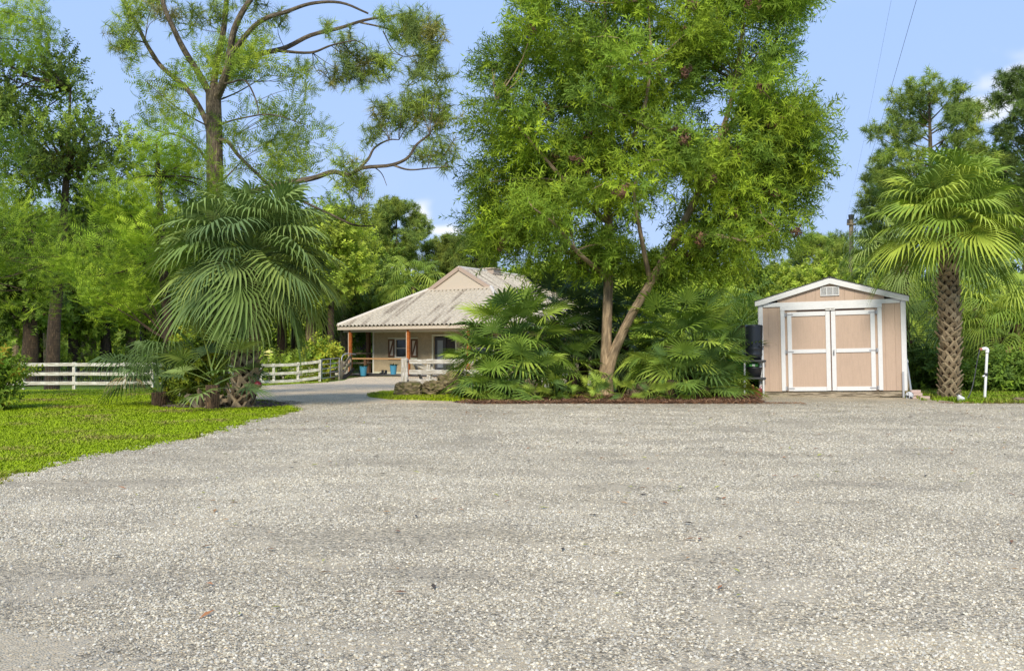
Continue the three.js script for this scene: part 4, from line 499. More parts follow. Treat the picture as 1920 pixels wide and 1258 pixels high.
const sawSet = [80, 62, 44, 26, 8, -12, -32].map((e, i) => [0, 1].map(k => frondGeo({ petiole: 0.58, R: 0.53, n: 18, span: 3.7 + 0.6 * k, e: e * Math.PI / 180, droop: 0.40, tip: 0.10 + 0.07 * k, fold: 0.22, split: 0.42, seed: 40 + i * 2 + k, costa: 0.25, pw: 0.010, slim: 0.9 })));
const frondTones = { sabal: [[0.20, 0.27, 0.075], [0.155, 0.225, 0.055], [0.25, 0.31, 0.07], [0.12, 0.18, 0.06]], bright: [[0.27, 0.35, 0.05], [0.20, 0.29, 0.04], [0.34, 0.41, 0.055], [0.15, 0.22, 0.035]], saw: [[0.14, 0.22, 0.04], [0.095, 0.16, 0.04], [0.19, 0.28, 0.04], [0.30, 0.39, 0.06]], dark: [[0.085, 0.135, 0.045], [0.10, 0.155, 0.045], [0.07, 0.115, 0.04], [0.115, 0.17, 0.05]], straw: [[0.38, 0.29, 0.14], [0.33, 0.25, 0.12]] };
const frondMats = Object.fromEntries(Object.entries(frondTones).map(([k, l]) => [k, l.map(c => leafMat(c.map(x => x * 1.3), 0.22, 0.5))]));
const MBoot = [0, 1, 2].map(k => std([[0.64, 0.55, 0.42], [0.50, 0.42, 0.31], [0.78, 0.69, 0.54]][k], 0.95, { map: MWhiteWood.map })), MFibre = std([0.9, 0.8, 0.66], 1, { map: MDarkBark.map, bumpMap: MDarkBark.bumpMap, bumpScale: 0.03 });
const bootGeo = (() => { const L = []; for (const s of [-1, 1]) { const pts = [[V(0, 0.24, 0.085), 0.046], [V(s * 0.035, 0.13, 0.06), 0.046], [V(s * 0.085, 0.02, 0.024), 0.048], [V(s * 0.12, -0.06, -0.015), 0.04]]; for (let i = 0; i < 3; i++) { const [a, w] = pts[i], [b, v] = pts[i + 1], t = 0.02, n = V(s * 0.5, 0.1, 1).normalize(), q = V(1, s * 0.55, 0).normalize(); const A = [a.clone().addScaledVector(q, -w), a.clone().addScaledVector(n, t), a.clone().addScaledVector(q, w), a.clone().addScaledVector(n, -t)], B = [b.clone().addScaledVector(q, -v), b.clone().addScaledVector(n, t), b.clone().addScaledVector(q, v), b.clone().addScaledVector(n, -t)]; for (let k = 0; k < 4; k++) { const m = (k + 1) % 4; for (const z of [A[k], A[m], B[k], B[k], A[m], B[m]]) L.push(z.x, z.y, z.z); } if (!i) for (const z of [A[0], A[1], A[2], A[0], A[2], A[3]]) L.push(z.x, z.y, z.z); } } return tris(L); })();
function fanPalm(name, label, { base, path, r = 0.2, fronds = 30, set = sabalSet, size = 1, tone = 'sabal', boots = false, lo = 0, hi = 7, seed = 1, group, dead = 0, bark = MFibre, az = null, rad = null, crownRise = 0.35, tilt = 0.9, bias = 0.85 }) {
  const p = thing(name, label, 'palm', null, 0, group), R = rng(seed); // path: world points of the trunk from the ground up
  const trunk = part(p, 'trunk', tube(path, path.map((_, i) => r * (rad ? rad[i] : 1)), 12, 14), bark), curve = path.length > 2 ? new THREE.CatmullRomCurve3(path) : new THREE.LineCurve3(path[0], path[1]), len = curve.getLength();
  if (boots) { const rows = Math.round(len * (boots === true ? 1 : boots) / 0.105), ring = 7; for (let i = 0; i < rows; i++) for (let k = 0; k < ring; k++) { const t = (i + 0.3) / rows * (boots === true ? 1 : boots) + (boots === true ? 0 : 0), c = curve.getPoint(Math.min(1, t)), a = (k + (i % 2) * 0.5 + (R() - 0.5) * 0.16) / ring * 6.2832, b = part(trunk, 'boot', bootGeo, MBoot[R() * 3 | 0]), rr = r * (rad ? lerp(rad[0], rad.at(-1), t) : 1) - 0.012; b.position.set(c.x + Math.sin(a) * rr, c.y, c.z + Math.cos(a) * rr); b.rotation.set(0, a, 0); const s = (r / 0.2) * (0.85 + 0.3 * R()); b.scale.set(s * 1.15, s * (0.7 + 0.25 * R()), s); b.rotateX(0.05 + 0.4 * R()); b.rotateZ((R() - 0.5) * 0.35); } }
  const top = path.at(-1); const N = fronds;
  for (let i = 0; i < N; i++) { const t = i / Math.max(1, N - 1), lev = clamp(Math.round(lerp(lo, hi, Math.pow(t, bias)) + (R() - 0.5)), lo, hi), a = az ? lerp(az[0], az[1], R()) : i * 2.39996 + (R() - 0.5) * 0.5, isDead = i >= N - dead, f = part(p, 'frond', set[lev][R() * 2 | 0], isDead ? frondMats.straw[R() * 2 | 0] : frondMats[tone][R() * 4 | 0]); const s = size * (0.82 + 0.32 * R()); f.scale.set(s, s, s); f.position.copy(top).add(V(Math.cos(a) * r * 0.5, lerp(crownRise, -0.12, t) * size, -Math.sin(a) * r * 0.5)); f.rotation.set(0, a, 0); f.rotateX((R() - 0.5) * tilt); }
  return p;
}
// ---------------------------------------------------------------- the large tree on the mulch bed
{
  const R = rng(501), t = thing('shade_tree', 'large twin-stemmed tree with long hanging leaves over the palmettos', 'tree'), d = 20.2;
  const b0 = onGround(1134, d, -0.05), fork = at(1136, 690, d);
  const left = [b0, fork, at(1138, 620, d), at(1141, 520, d + 0.1), at(1142, 420, d + 0.2), at(1138, 330, d + 0.3), at(1150, 220, d + 0.4), at(1140, 100, d + 0.5), at(1130, -60, d + 0.6)];
  const right = [at(1136, 715, d), at(1150, 665, d - 0.1), at(1185, 590, d - 0.3), at(1220, 530, d - 0.5), at(1265, 450, d - 0.6), at(1310, 360, d - 0.5), at(1350, 260, d - 0.3), at(1380, 150, d), at(1400, -20, d + 0.2)];
  part(t, 'trunk', tube(left, [0.22, 0.135, 0.112, 0.105, 0.09, 0.08, 0.06, 0.045, 0.03], 12, 48), MGreyBark); part(t, 'trunk', tube(right, [0.15, 0.115, 0.098, 0.092, 0.085, 0.075, 0.06, 0.045, 0.03], 12, 48), MGreyBark);
  const limbs = [[left[4], at(1060, 340, d - 0.8), at(990, 260, d - 1.2), at(930, 190, d - 1.2)], [left[3], at(1060, 470, d + 0.8), at(980, 440, d + 1.2), at(900, 420, d + 1.2)], [left[5], at(1080, 200, d + 1), at(1030, 90, d + 1.4), at(1000, -30, d + 1.5)], [left[5], at(1200, 230, d - 1), at(1220, 120, d - 1.4), at(1215, 0, d - 1.4)], [right[4], at(1350, 420, d + 0.5), at(1420, 370, d + 0.8), at(1490, 300, d + 0.8)], [right[4], at(1330, 440, d - 1.4), at(1400, 450, d - 2), at(1460, 430, d - 2)], [right[5], at(1400, 280, d - 1), at(1470, 200, d - 1.3), at(1520, 215, d - 1.3)], [right[3], at(1200, 430, d - 1.6), at(1190, 350, d - 2.2), at(1210, 300, d - 2.4)], [right[6], at(1430, 150, d + 0.6), at(1460, 60, d + 0.8), at(1480, -20, d + 0.8)], [left[3], at(1080, 470, d - 1.2), at(1040, 420, d - 2), at(1000, 390, d - 2.2)], [right[3], at(1300, 480, d + 1), at(1380, 480, d + 1.6), at(1420, 470, d + 1.8)]];
  limbs.forEach(l => part(t, 'limb', tube(l, [0.06, 0.045, 0.03, 0.015], 8, 16), MGreyBark));
  const poly = [[985, -150], [985, 15], [965, 60], [915, 85], [900, 130], [930, 200], [865, 225], [880, 290], [858, 330], [880, 400], [860, 440], [895, 460], [930, 505], [1000, 530], [1050, 515], [1120, 520], [1200, 530], [1270, 520], [1330, 530], [1420, 525], [1440, 480], [1490, 460], [1525, 400], [1520, 340], [1550, 280], [1562, 225], [1535, 190], [1490, 185], [1495, 120], [1525, 50], [1515, -150]];
  { const mx = 1205, my = 290; poly.forEach(p => { p[0] = mx + (p[0] - mx) * 0.925; if (p[1] > my) p[1] = my + (p[1] - my) * 0.93; }); }
  const holes = [[1275, 5, 30, 50], [1278, 400, 9, 12], [1110, 455, 16, 12], [1010, 470, 18, 10], [1440, 95, 10, 14], [1180, 470, 14, 14]];
  let cl = clumpsIn(poly, d, 2.2, 262, 0.40, 74, R, 0.6).filter(c => { const px = c.c.x / d * F + 960, py = HORIZON - (c.c.y - EYE) / d * F; return !holes.some(([x, y, w, h]) => Math.abs(px - x) < w && Math.abs(py - y) < h); });
  for (const l of limbs) for (const q of [l[2], l[3]]) cl.push({ c: q, r: 0.5, n: 60 });
  const nodes = [...left.slice(3), ...right.slice(3), ...limbs.flatMap(l => l.slice(1))];
  limbsTo(t, MGreyBark, cl, nodes, 0.028, 'branches');
  foliage(t, 'crown', 'acacia', cl, R, { size: 1.0, tones: [[0.16, 0.235, 0.022], [0.21, 0.285, 0.022], [0.11, 0.175, 0.022], [0.26, 0.34, 0.024], [0.14, 0.215, 0.025]], up: 0.2, droop: 0.6, shell: 0.5, origin: at(1190, 330, d) });
  foliage(t, 'seed_pods', 'pod', cl.filter((_, i) => i % 3 === 0).map(c => ({ c: c.c.clone().add(V((R() - 0.5) * 0.6, (R() - 0.5) * 0.5, 0.35)), r: 0.14, n: 9 })), R, { size: 0.9, tones: [[0.07, 0.035, 0.02], [0.10, 0.05, 0.025]], up: -0.4, mat: std([1, 1, 1], 0.8) });
}

// ---------------------------------------------------------------- tall pine with forked trunk
{
  const R = rng(502), t = thing('pine_tree', 'tall forked pine with bare grey limbs rising behind left cabbage palm', 'tree'), d = 20.5, P = (px, py, z = 0) => at(px, py, d + z);
  const trunk = [onGround(406, d, -0.05), P(406, 600), P(404, 450), P(402, 330), P(401, 250), P(399, 170)];
  part(t, 'trunk', tube(trunk, [0.28, 0.21, 0.195, 0.185, 0.18, 0.165], 14, 30), MPineBark);
  const L = [ // [points, start radius, end radius]
    [[P(396, 260), P(383, 220, 0.3), P(350, 167, 0.6), P(300, 123, 0.8), P(277, 88, 0.9), P(257, 48, 1), P(232, 0, 1), P(215, -60, 1)], 0.10, 0.05], [[P(398, 185), P(372, 138, -0.3), P(345, 95, -0.6), P(325, 55, -0.8), P(305, 5, -0.9), P(300, -70, -0.9)], 0.12, 0.06],
    [[P(398, 180), P(405, 120, 0.4), P(418, 60, 0.6), P(424, 0, 0.7), P(430, -80, 0.8)], 0.13, 0.07], [[P(402, 190), P(425, 130, -0.4), P(437, 60, -0.6), P(455, 20, -0.7), P(490, -30, -0.8)], 0.13, 0.08],
    [[P(402, 195), P(440, 120, 0.3), P(487, 101, 0.8), P(533, 90, 1.2), P(582, 66, 1.5), P(638, 52, 1.6), P(682, 38, 1.6), P(730, 30, 1.6), P(780, 22, 1.6)], 0.12, 0.025], [[P(425, 110, -0.5), P(487, 40, -0.9), P(536, 22, -1), P(585, 6, -1.2), P(640, 5, -1.3), P(690, 25, -1.3)], 0.085, 0.03],
    [[P(520, 95, 1.1), P(585, 98, 0.8), P(620, 85, 0.6), P(665, 75, 0.5)], 0.055, 0.02], [[P(675, 42, 1.6), P(720, 52, 1.4), P(760, 68, 1.2), P(792, 76, 1.1)], 0.035, 0.012], [[P(718, 58, 1.4), P(735, 90, 1.3), P(755, 105, 1.3), P(785, 105, 1.2)], 0.022, 0.01],
    [[P(408, 345), P(450, 362, -0.6), P(500, 352, -1.0), P(545, 342, -1.2), P(590, 333, -1.4), P(625, 322, -1.5), P(655, 329, -1.6), P(675, 316, -1.6), P(735, 309, -1.7), P(765, 295, -1.8), P(780, 272, -1.8), P(805, 252, -1.8)], 0.11, 0.03], [[P(672, 317, -1.6), P(690, 298, -1.6), P(702, 277, -1.5), P(730, 262, -1.4), P(748, 262, -1.4)], 0.05, 0.015], [[P(735, 309, -1.7), P(765, 318, -1.9), P(800, 316, -2), P(840, 312, -2)], 0.035, 0.012], [[P(672, 318, -1.6), P(690, 345, -1.6), P(680, 375, -1.6)], 0.02, 0.01], [[P(700, 312, -1.6), P(715, 325, -1.5), P(725, 348, -1.5)], 0.02, 0.008],
    [[P(405, 262), P(425, 265, -0.3), P(445, 290, -0.6), P(470, 315, -0.7), P(510, 350, -0.8), P(560, 374, -1), P(620, 402, -1.1), P(665, 422, -1.2), P(700, 424, -1.2)], 0.07, 0.025], [[P(645, 412, -1.1), P(660, 398, -1.1), P(680, 400, -1.1), P(690, 412, -1.1)], 0.02, 0.01],
    [[P(397, 322), P(380, 290, 0.4), P(350, 262, 0.7), P(325, 252, 0.8), P(290, 243, 0.9), P(272, 232, 0.9)], 0.06, 0.015], [[P(408, 160), P(430, 155, -0.5), P(460, 152, -1), P(480, 190, -1.2), P(485, 215, -1.3)], 0.045, 0.015], [[P(405, 190), P(450, 170, 0.6), P(500, 140, 1)], 0.03, 0.012], [[P(405, 235), P(450, 222, -0.8), P(510, 215, -1.4), P(560, 230, -1.6)], 0.035, 0.012], [[P(396, 240), P(350, 215, -0.4), P(310, 185, -0.7), P(270, 150, -0.8)], 0.03, 0.01], [[P(410, 345), P(440, 315, 0.3), P(452, 300, 0.4), P(440, 255, 0.4)], 0.03, 0.01], [[P(302, 122, 0.8), P(270, 80, 0.4), P(235, 78, 0.3), P(215, 70, 0.3)], 0.025, 0.01]];
  L.forEach(([p, a, b]) => part(t, 'limb', tube(p, p.map((_, i) => 0.68 * lerp(a, b, i / (p.length - 1))), 9, p.length * 4), MPineBark));
  const tufts = [[225, 60, 26], [205, 72, 14], [240, 95, 16], [213, 10, 22], [250, 5, 18], [300, 30, 20], [330, 20, 22], [380, 15, 26], [640, 68, 26], [655, 92, 30], [630, 108, 20], [690, 85, 18], [700, 105, 22], [720, 100, 16], [665, 125, 18], [600, 118, 14], [610, 122, 12], [710, 10, 20], [735, 15, 22], [755, 5, 24], [775, 25, 24], [790, 10, 22], [800, 40, 24], [808, 62, 18], [790, 72, 20], [770, 45, 22], [745, 40, 18], [805, 85, 14], [760, 115, 16], [780, 110, 16], [590, 22, 14], [735, 240, 18], [748, 255, 14], [728, 262, 14], [785, 228, 22], [805, 215, 20], [822, 232, 20], [832, 200, 18], [838, 250, 18], [825, 268, 18], [790, 255, 18], [760, 262, 14], [770, 240, 14], [800, 322, 14], [820, 318, 14], [838, 310, 16], [845, 325, 14], [675, 345, 14], [690, 358, 16], [670, 375, 16], [695, 380, 14], [712, 290, 14], [690, 415, 13], [705, 424, 12], [560, 125, 14], [505, 20, 14], [300, -20, 30], [430, -20, 34], [480, -10, 24]];
  const cl = tufts.map(([x, y, r], i) => ({ c: at(x, y, d).setZ(-(d + (x > 600 && y > 150 ? -1.6 : x > 560 ? 1.2 : 0.4) + (R() - 0.5) * 0.8)), r: r / F * d * 0.95, n: Math.round(r * r * 0.034) + 4 }));
  foliage(t, 'needles', 'pine', cl, R, { size: 1.0, tones: [[0.20, 0.26, 0.05], [0.15, 0.20, 0.05], [0.25, 0.31, 0.045], [0.22, 0.21, 0.06]], up: 0.5, shell: 0.6, mat: MNeedle });
  limbsTo(t, MPineBark, cl, L.flatMap(l => l[0].slice(1)), 0.016, 'twigs');
  // feathery sprays growing along the trunk and the inner limbs
  const fr = [[395, 80, 40], [430, 90, 44], [460, 95, 36], [365, 95, 26], [410, 125, 46], [445, 128, 36], [395, 165, 24], [480, 60, 26], [505, 70, 18], [345, 140, 22], [318, 160, 18], [285, 152, 26], [260, 140, 18], [270, 210, 22], [290, 200, 22], [330, 215, 28], [355, 235, 26], [380, 230, 20], [480, 150, 26], [515, 130, 18], [530, 150, 26], [555, 150, 20], [570, 180, 14], [495, 205, 30], [525, 215, 26], [550, 195, 24], [590, 215, 16], [470, 240, 26], [500, 250, 36], [540, 240, 24], [515, 285, 32], [480, 285, 26], [455, 265, 20], [555, 270, 22], [585, 262, 22], [605, 262, 14], [540, 310, 26], [500, 320, 26], [570, 295, 22], [590, 320, 16], [520, 340, 24], [560, 340, 18], [450, 320, 16], [600, 370, 12], [375, 300, 20], [350, 290, 26], [590, 170, 12], [450, 195, 14]];
  const c2 = fr.map(([x, y, r]) => ({ c: at(x, y, d).setZ(-(d + (R() - 0.5) * 2.6)), r: [r / F * d, r / F * d * 0.75, r / F * d], n: Math.round(r * r * 0.012) + 3 }));
  foliage(t, 'sprays', 'cypress', c2, R, { size: 0.85, tones: [[0.20, 0.27, 0.03], [0.16, 0.23, 0.03], [0.26, 0.32, 0.03]], up: 0.1, droop: 0.3, mat: MNeedle }); limbsTo(t, MPineBark, c2, [...trunk.slice(3), ...L.flatMap(l => l[0])], 0.012, 'twigs');
}
// ---------------------------------------------------------------- bald cypresses and other trees of the left side
function cypress(label, { base, trunk, radii, poly, d, deep, count, rad, n, seed, tones, size = 0.68 }) {
  const R = rng(seed), t = thing('cypress_tree', label, 'tree'); part(t, 'trunk', tube(trunk, radii, 9, 24), MDarkBark);
  const cl = clumpsIn(poly, d, deep, count, rad, n, R, 0.55); foliage(t, 'crown', 'cypress', cl, R, { size, tones, up: 0.05, droop: 0.45, mat: MNeedle, origin: trunk[Math.floor(trunk.length / 2)] }); limbsTo(t, MDarkBark, cl, trunk.slice(1), 0.028, 'branches'); return t;
}
const bright = [[0.24, 0.33, 0.025], [0.19, 0.28, 0.025], [0.29, 0.37, 0.03], [0.14, 0.21, 0.025]];
cypress('slender feathery cypress with thin dark trunk next to the left palms', { trunk: [onGround(318, 17.6), at(316, 640, 17.6), at(304, 480, 17.8), at(296, 330, 18), at(294, 290, 18.1), at(292, 262, 18.1)], radii: [0.13, 0.10, 0.085, 0.06, 0.03, 0.015], poly: [[215, 290], [270, 250], [330, 240], [385, 270], [390, 350], [330, 400], [330, 520], [300, 590], [230, 600], [170, 560], [190, 480], [215, 400]], d: 18, deep: 1.6, count: 54, rad: 0.40, n: 17, seed: 511, tones: bright });
cypress('bright drooping cypress reaching in from the lawn edge', { trunk: [V(-12.2, 0, -19), V(-12.1, 2.5, -19), V(-11.9, 5, -19.1), V(-11.7, 8, -19.2), V(-11.6, 11, -19.2)], radii: [0.32, 0.24, 0.19, 0.13, 0.04], poly: [[-160, -80], [75, -60], [70, 20], [20, 75], [-60, 120], [-60, 300], [40, 335], [110, 390], [155, 470], [160, 520], [110, 555], [70, 590], [20, 600], [-160, 610]], d: 19, deep: 2.0, count: 62, rad: 0.5, n: 19, seed: 512, tones: bright });

function broadTree(name, label, { px, d, trunk, r = 0.25, poly, count, rad, n, seed, kind = 'far', tones, size = 1, deep, group, bark = MDarkBark, lean = 0 }) {
  const R = rng(seed), t = thing(name, label, 'tree', null, 0, group), b = onGround(px, d, -0.05), cx = poly.reduce((s, p) => s + p[0], 0) / poly.length, yt = Math.min(...poly.map(p => p[1])), yb = Math.max(...poly.map(p => p[1]));
  const path = [b, at(lerp(px, cx, 0.15) + lean, lerp(yb, 740, 0.35), d), at(lerp(px, cx, 0.4) + lean, yb - 5, d), at(lerp(px, cx, 0.8), lerp(yb, yt, 0.45), d), at(cx, lerp(yb, yt, 0.8), d)];
  part(t, 'trunk', tube(path, [r * 1.25, r, r * 0.85, r * 0.5, r * 0.15], 9, 20), bark);
  const cl = clumpsIn(poly, d, deep ?? (Math.max(...poly.map(p => p[0])) - Math.min(...poly.map(p => p[0]))) / F * d / 2.4, count, rad, n, R, 0.6);
  limbsTo(t, bark, cl, path.slice(2), r * 0.28, 'branches'); foliage(t, 'crown', kind, cl, R, { size, tones, up: 0.3, origin: path[2] }); return t;
}
const oakTones = [[0.10, 0.15, 0.022], [0.13, 0.18, 0.025], [0.17, 0.225, 0.028], [0.08, 0.12, 0.02]], midTones = [[0.20, 0.27, 0.03], [0.15, 0.22, 0.03], [0.25, 0.31, 0.035]], sunTones = [[0.28, 0.35, 0.04], [0.23, 0.30, 0.035], [0.33, 0.39, 0.05]];
broadTree('oak_tree', 'dark small-leaved oak behind the drooping cypress at paddock fence', { px: 96, d: 43, r: 0.28, poly: [[-60, 120], [30, 75], [90, 85], [125, 120], [145, 170], [185, 205], [235, 245], [240, 290], [205, 330], [190, 370], [165, 400], [215, 430], [215, 480], [120, 520], [60, 500], [-60, 520]], count: 85, rad: 0.95, n: 46, seed: 521, kind: 'broad', size: 2.1, tones: oakTones, deep: 4 });
// the wood beyond the paddock: each trunk its own tree
const wood = [ // px, depth, trunk radius, crown centre y, half width px, half height px, tone, lean
  [-30, 56, 0.35, 470, 90, 120, 0, 0], [28, 52, 0.2, 520, 60, 90, 1, 0], [48, 50, 0.42, 540, 70, 70, 0, 8], [69, 55, 0.32, 500, 80, 110, 1, 0], [104, 57, 0.4, 510, 80, 100, 0, -12], [137, 54, 0.3, 540, 70, 80, 1, 0], [146, 60, 0.28, 480, 80, 120, 2, 0], [166, 58, 0.48, 500, 85, 110, 0, 0], [182, 55, 0.3, 540, 60, 70, 1, 14], [206, 62, 0.26, 470, 80, 120, 2, -6], [245, 60, 0.34, 500, 90, 110, 0, 0], [270, 66, 0.3, 450, 90, 120, 2, 0], [305, 58, 0.3, 530, 80, 80, 1, 5], [345, 64, 0.36, 480, 90, 110, 2, 0], [392, 70, 0.4, 470, 90, 110, 1, 0], [440, 62, 0.3, 540, 80, 70, 1, 0], [480, 68, 0.36, 480, 80, 100, 2, 0], [528, 66, 0.36, 510, 70, 100, 0, 0], [552, 70, 0.3, 480, 70, 100, 1, 0], [577, 64, 0.42, 500, 60, 110, 0, 6], [612, 72, 0.4, 520, 70, 80, 1, 0], [630, 76, 0.3, 480, 60, 80, 2, 0], [645, 70, 0.38, 560, 60, 60, 0, 0], [682, 78, 0.36, 545, 60, 60, 0, 0], [700, 82, 0.34, 520, 60, 50, 1, 0]];
wood.forEach(([px, d, r, cy, hw, hh, k, lean], i) => { const R = rng(600 + i), poly = []; for (let a = 0; a < 12; a++) { const q = a / 12 * 6.283, e = 0.8 + 0.4 * R(); poly.push([px + Math.cos(q) * hw * e, cy + Math.sin(q) * hh * e]); }
  broadTree('woodland_tree', (lean ? 'leaning ' : r >= 0.38 ? 'thick-trunked ' : r < 0.29 ? 'slender ' : '') + ['dark oak standing in the shaded wood beyond the paddock', 'mid-green tree standing in the wood beyond the paddock', 'yellow-green tree standing in the wood beyond the paddock'][k], { px, d, r, poly, count: 22, rad: 1.15, n: 27, seed: 640 + i, size: 0.95, tones: [oakTones, midTones, sunTones][k], lean, group: ['dark oaks of the wood', 'mid-green trees of the wood', 'yellow-green trees of the wood'][k], bark: i % 3 === 1 ? MGreyBark : MDarkBark }); });
// ---------------------------------------------------------------- background pines
function farPine(label, { px, d, top, bottom, spread, seed, n = 26, size = 1, tones, group }) {
  const R = rng(seed), t = thing('slash_pine', label, 'tree', null, 0, group), b = onGround(px, d, -0.05), e = at(px + (R() - 0.5) * 10, top + 8, d); part(t, 'trunk', tube([b, b.clone().lerp(e, 0.5).add(V(0.1, 0, 0)), e], [0.24, 0.17, 0.04], 8, 14), MPineBark);
  const cl = [], L = []; for (let i = 0; i < n; i++) { const s = (i + R()) / n, y = lerp(bottom, top, s), w = spread * (0.35 + 0.65 * Math.sin(Math.PI * clamp(0.18 + 0.8 * s, 0, 1))) * (0.5 + 0.6 * R()), a = i * 2.4 + R(), c = at(px + Math.cos(a) * w, y, d); c.z += Math.sin(a) * w / F * d; const r = (0.52 + 0.42 * R()) * size; cl.push({ c, r: [r * 1.15, r * 0.6, r * 1.15], n: Math.round(30 * size * size) + 8 }); const k = at(px, y + 14 + 0.45 * w, d); L.push(tube([k, k.clone().lerp(c, 0.55).add(V(0, -0.12, 0)), c.clone().add(V(0, -0.1, 0))], [0.035, 0.025, 0.01], 5, 6, true, false)); }
  part(t, 'branches', merge(L), MPineBark).userData.kind = 'stuff'; foliage(t, 'needles', 'farPine', cl, R, { size: 0.95 * Math.max(1, d / 60), tones: tones || [[0.19, 0.25, 0.045], [0.14, 0.195, 0.04], [0.24, 0.29, 0.045]], up: 0.75, mat: MNeedle }); return t;
}
farPine('lone tall pine rising above the house roof', { px: 742, d: 84, top: 382, bottom: 500, spread: 55, seed: 701, n: 34, size: 1.05 });
farPine('pine with sparse top to the left of the lone tall pine', { px: 668, d: 84, top: 430, bottom: 540, spread: 50, seed: 702, n: 26 });
farPine('dense yellowish pine directly behind the house gable', { px: 838, d: 88, top: 450, bottom: 550, spread: 55, seed: 703, n: 34, tones: [[0.22, 0.26, 0.04], [0.18, 0.22, 0.04]] });
farPine('pine half hidden by the twin-stemmed tree behind the house', { px: 895, d: 84, top: 430, bottom: 545, spread: 50, seed: 704, n: 32, tones: [[0.20, 0.25, 0.04], [0.15, 0.20, 0.04]] });
farPine('broad-topped tall pine behind the boot-clad palm', { px: 1745, d: 40, top: 165, bottom: 420, spread: 115, seed: 705, n: 46, size: 0.72 });
farPine('narrow pine left of the broad-topped pine', { px: 1665, d: 44, top: 320, bottom: 520, spread: 45, seed: 706, n: 34, size: 0.8 });
farPine('tall pine behind cloud at the edge past the broad-topped pine', { px: 1925, d: 40, top: 130, bottom: 420, spread: 75, seed: 707, n: 40, size: 0.72, tones: [[0.11, 0.16, 0.035], [0.09, 0.13, 0.03]] });
farPine('rounded pine above the shed roof beside utility pole', { px: 1545, d: 70, top: 448, bottom: 540, spread: 62, seed: 708, n: 36, size: 1.05 });
farPine('low pine above the shed eave', { px: 1458, d: 62, top: 505, bottom: 575, spread: 45, seed: 709, n: 26 });
const blob = (px, py, w, h, seed) => { const R = rng(seed), p = []; for (let a = 0; a < 12; a++) { const q = a / 12 * 6.283, e = 0.8 + 0.4 * R(); p.push([px + Math.cos(q) * w * e, py + Math.sin(q) * h * e]); } return p; };
for (const [px, d, cy, w, h, k, l] of [[1490, 52, 556, 60, 30, 2, 'yellow-green tree peeking over the ridge of the shed'], [1600, 50, 545, 60, 40, 2, 'sunlit leafy tree at the foot of utility pole'], [1660, 40, 540, 50, 60, 1, 'leafy tree behind the right eave of shed'], [1880, 44, 400, 70, 110, 1, 'tall leafy tree behind the boot-clad palm'], [1830, 46, 470, 60, 90, 2, 'sunlit tree between the broad-topped pine and verge palms'], [1290, 46, 560, 70, 45, 2, 'sunlit tree seen beneath the twin-stemmed tree'], [1370, 50, 552, 60, 38, 1, 'mid-green tree behind the storage rack palms'], [1190, 60, 560, 60, 40, 2, 'pale tree glimpsed between the two stems'], [1040, 66, 545, 70, 40, 1, 'leafy tree behind the house roof slope'], [620, 60, 480, 50, 90, 2, 'sunlit tree behind the crown of the left cabbage palm'], [700, 72, 575, 50, 50, 0, 'dark bushy tree left of the house roof']])
  broadTree('leafy_tree', l, { px, d, r: 0.22, poly: blob(px, cy, w, h, px), count: 30, rad: d / 48, n: 46, seed: 720 + px, size: d / 62, tones: [oakTones, midTones, sunTones][k] });

// ---------------------------------------------------------------- palms
fanPalm('cabbage_palm', 'leaning cabbage palm with huge drooping crown beside the driveway bend', { path: [onGround(447, 16.4, -0.05), at(462, 700, 16.4), at(452, 640, 16.4), at(462, 570, 16.4), at(470, 490, 16.4)], r: 0.165, rad: [1.15, 0.95, 0.95, 0.95, 0.85], fronds: 104, size: 1.0, set: stiffSet, tone: 'sabal', boots: 0.8, seed: 801, lo: 0, hi: 7, bias: 0.95, tilt: 1.2 });
fanPalm('cabbage_palm', 'straight cabbage palm with lattice of old boots right of shed', { path: [onGround(1781, 19.0, -0.05), at(1782, 640, 19), at(1780, 540, 19), at(1778, 432, 19)], r: 0.152, rad: [1.0, 0.92, 0.98, 0.9], fronds: 92, size: 1.0, set: stiffSet, tone: 'bright', boots: 0.95, seed: 802, lo: 0, hi: 6, bias: 1.25, tilt: 1.1, bark: MFibre });
fanPalm('fan_palm', 'young fan palm with stiff fronds at the cabbage palm foot', { path: [onGround(398, 15.7, -0.05), at(398, 722, 15.7)], r: 0.12, fronds: 16, set: sawSet, size: 1.05, tone: 'sabal', seed: 803, lo: 0, hi: 4 });
fanPalm('fan_palm', 'small dark fan palm with slender stems beside the cypress', { path: [onGround(297, 16.6, -0.05), at(297, 735, 16.6)], r: 0.13, fronds: 8, size: 0.7, tone: 'dark', seed: 804, lo: 0, hi: 1, crownRise: 0.1 });
{ const p = scene.children.at(-1), f = part(p, 'frond', sabalSet[3][0], frondMats.dark[1]); f.position.copy(at(297, 735, 16.6)); f.rotation.set(0, Math.PI - 0.2, 0); f.scale.setScalar(0.62); const g = part(p, 'frond', sabalSet[2][1], frondMats.straw[1]); g.position.copy(at(297, 735, 16.6)); g.rotation.set(0, Math.PI + 0.4, 0); g.scale.setScalar(0.5); const k = part(p, 'frond', sabalSet[1][1], frondMats.dark[0]); k.position.copy(at(297, 735, 16.6)); k.rotation.set(0, 2.7, 0); k.scale.setScalar(0.75); }
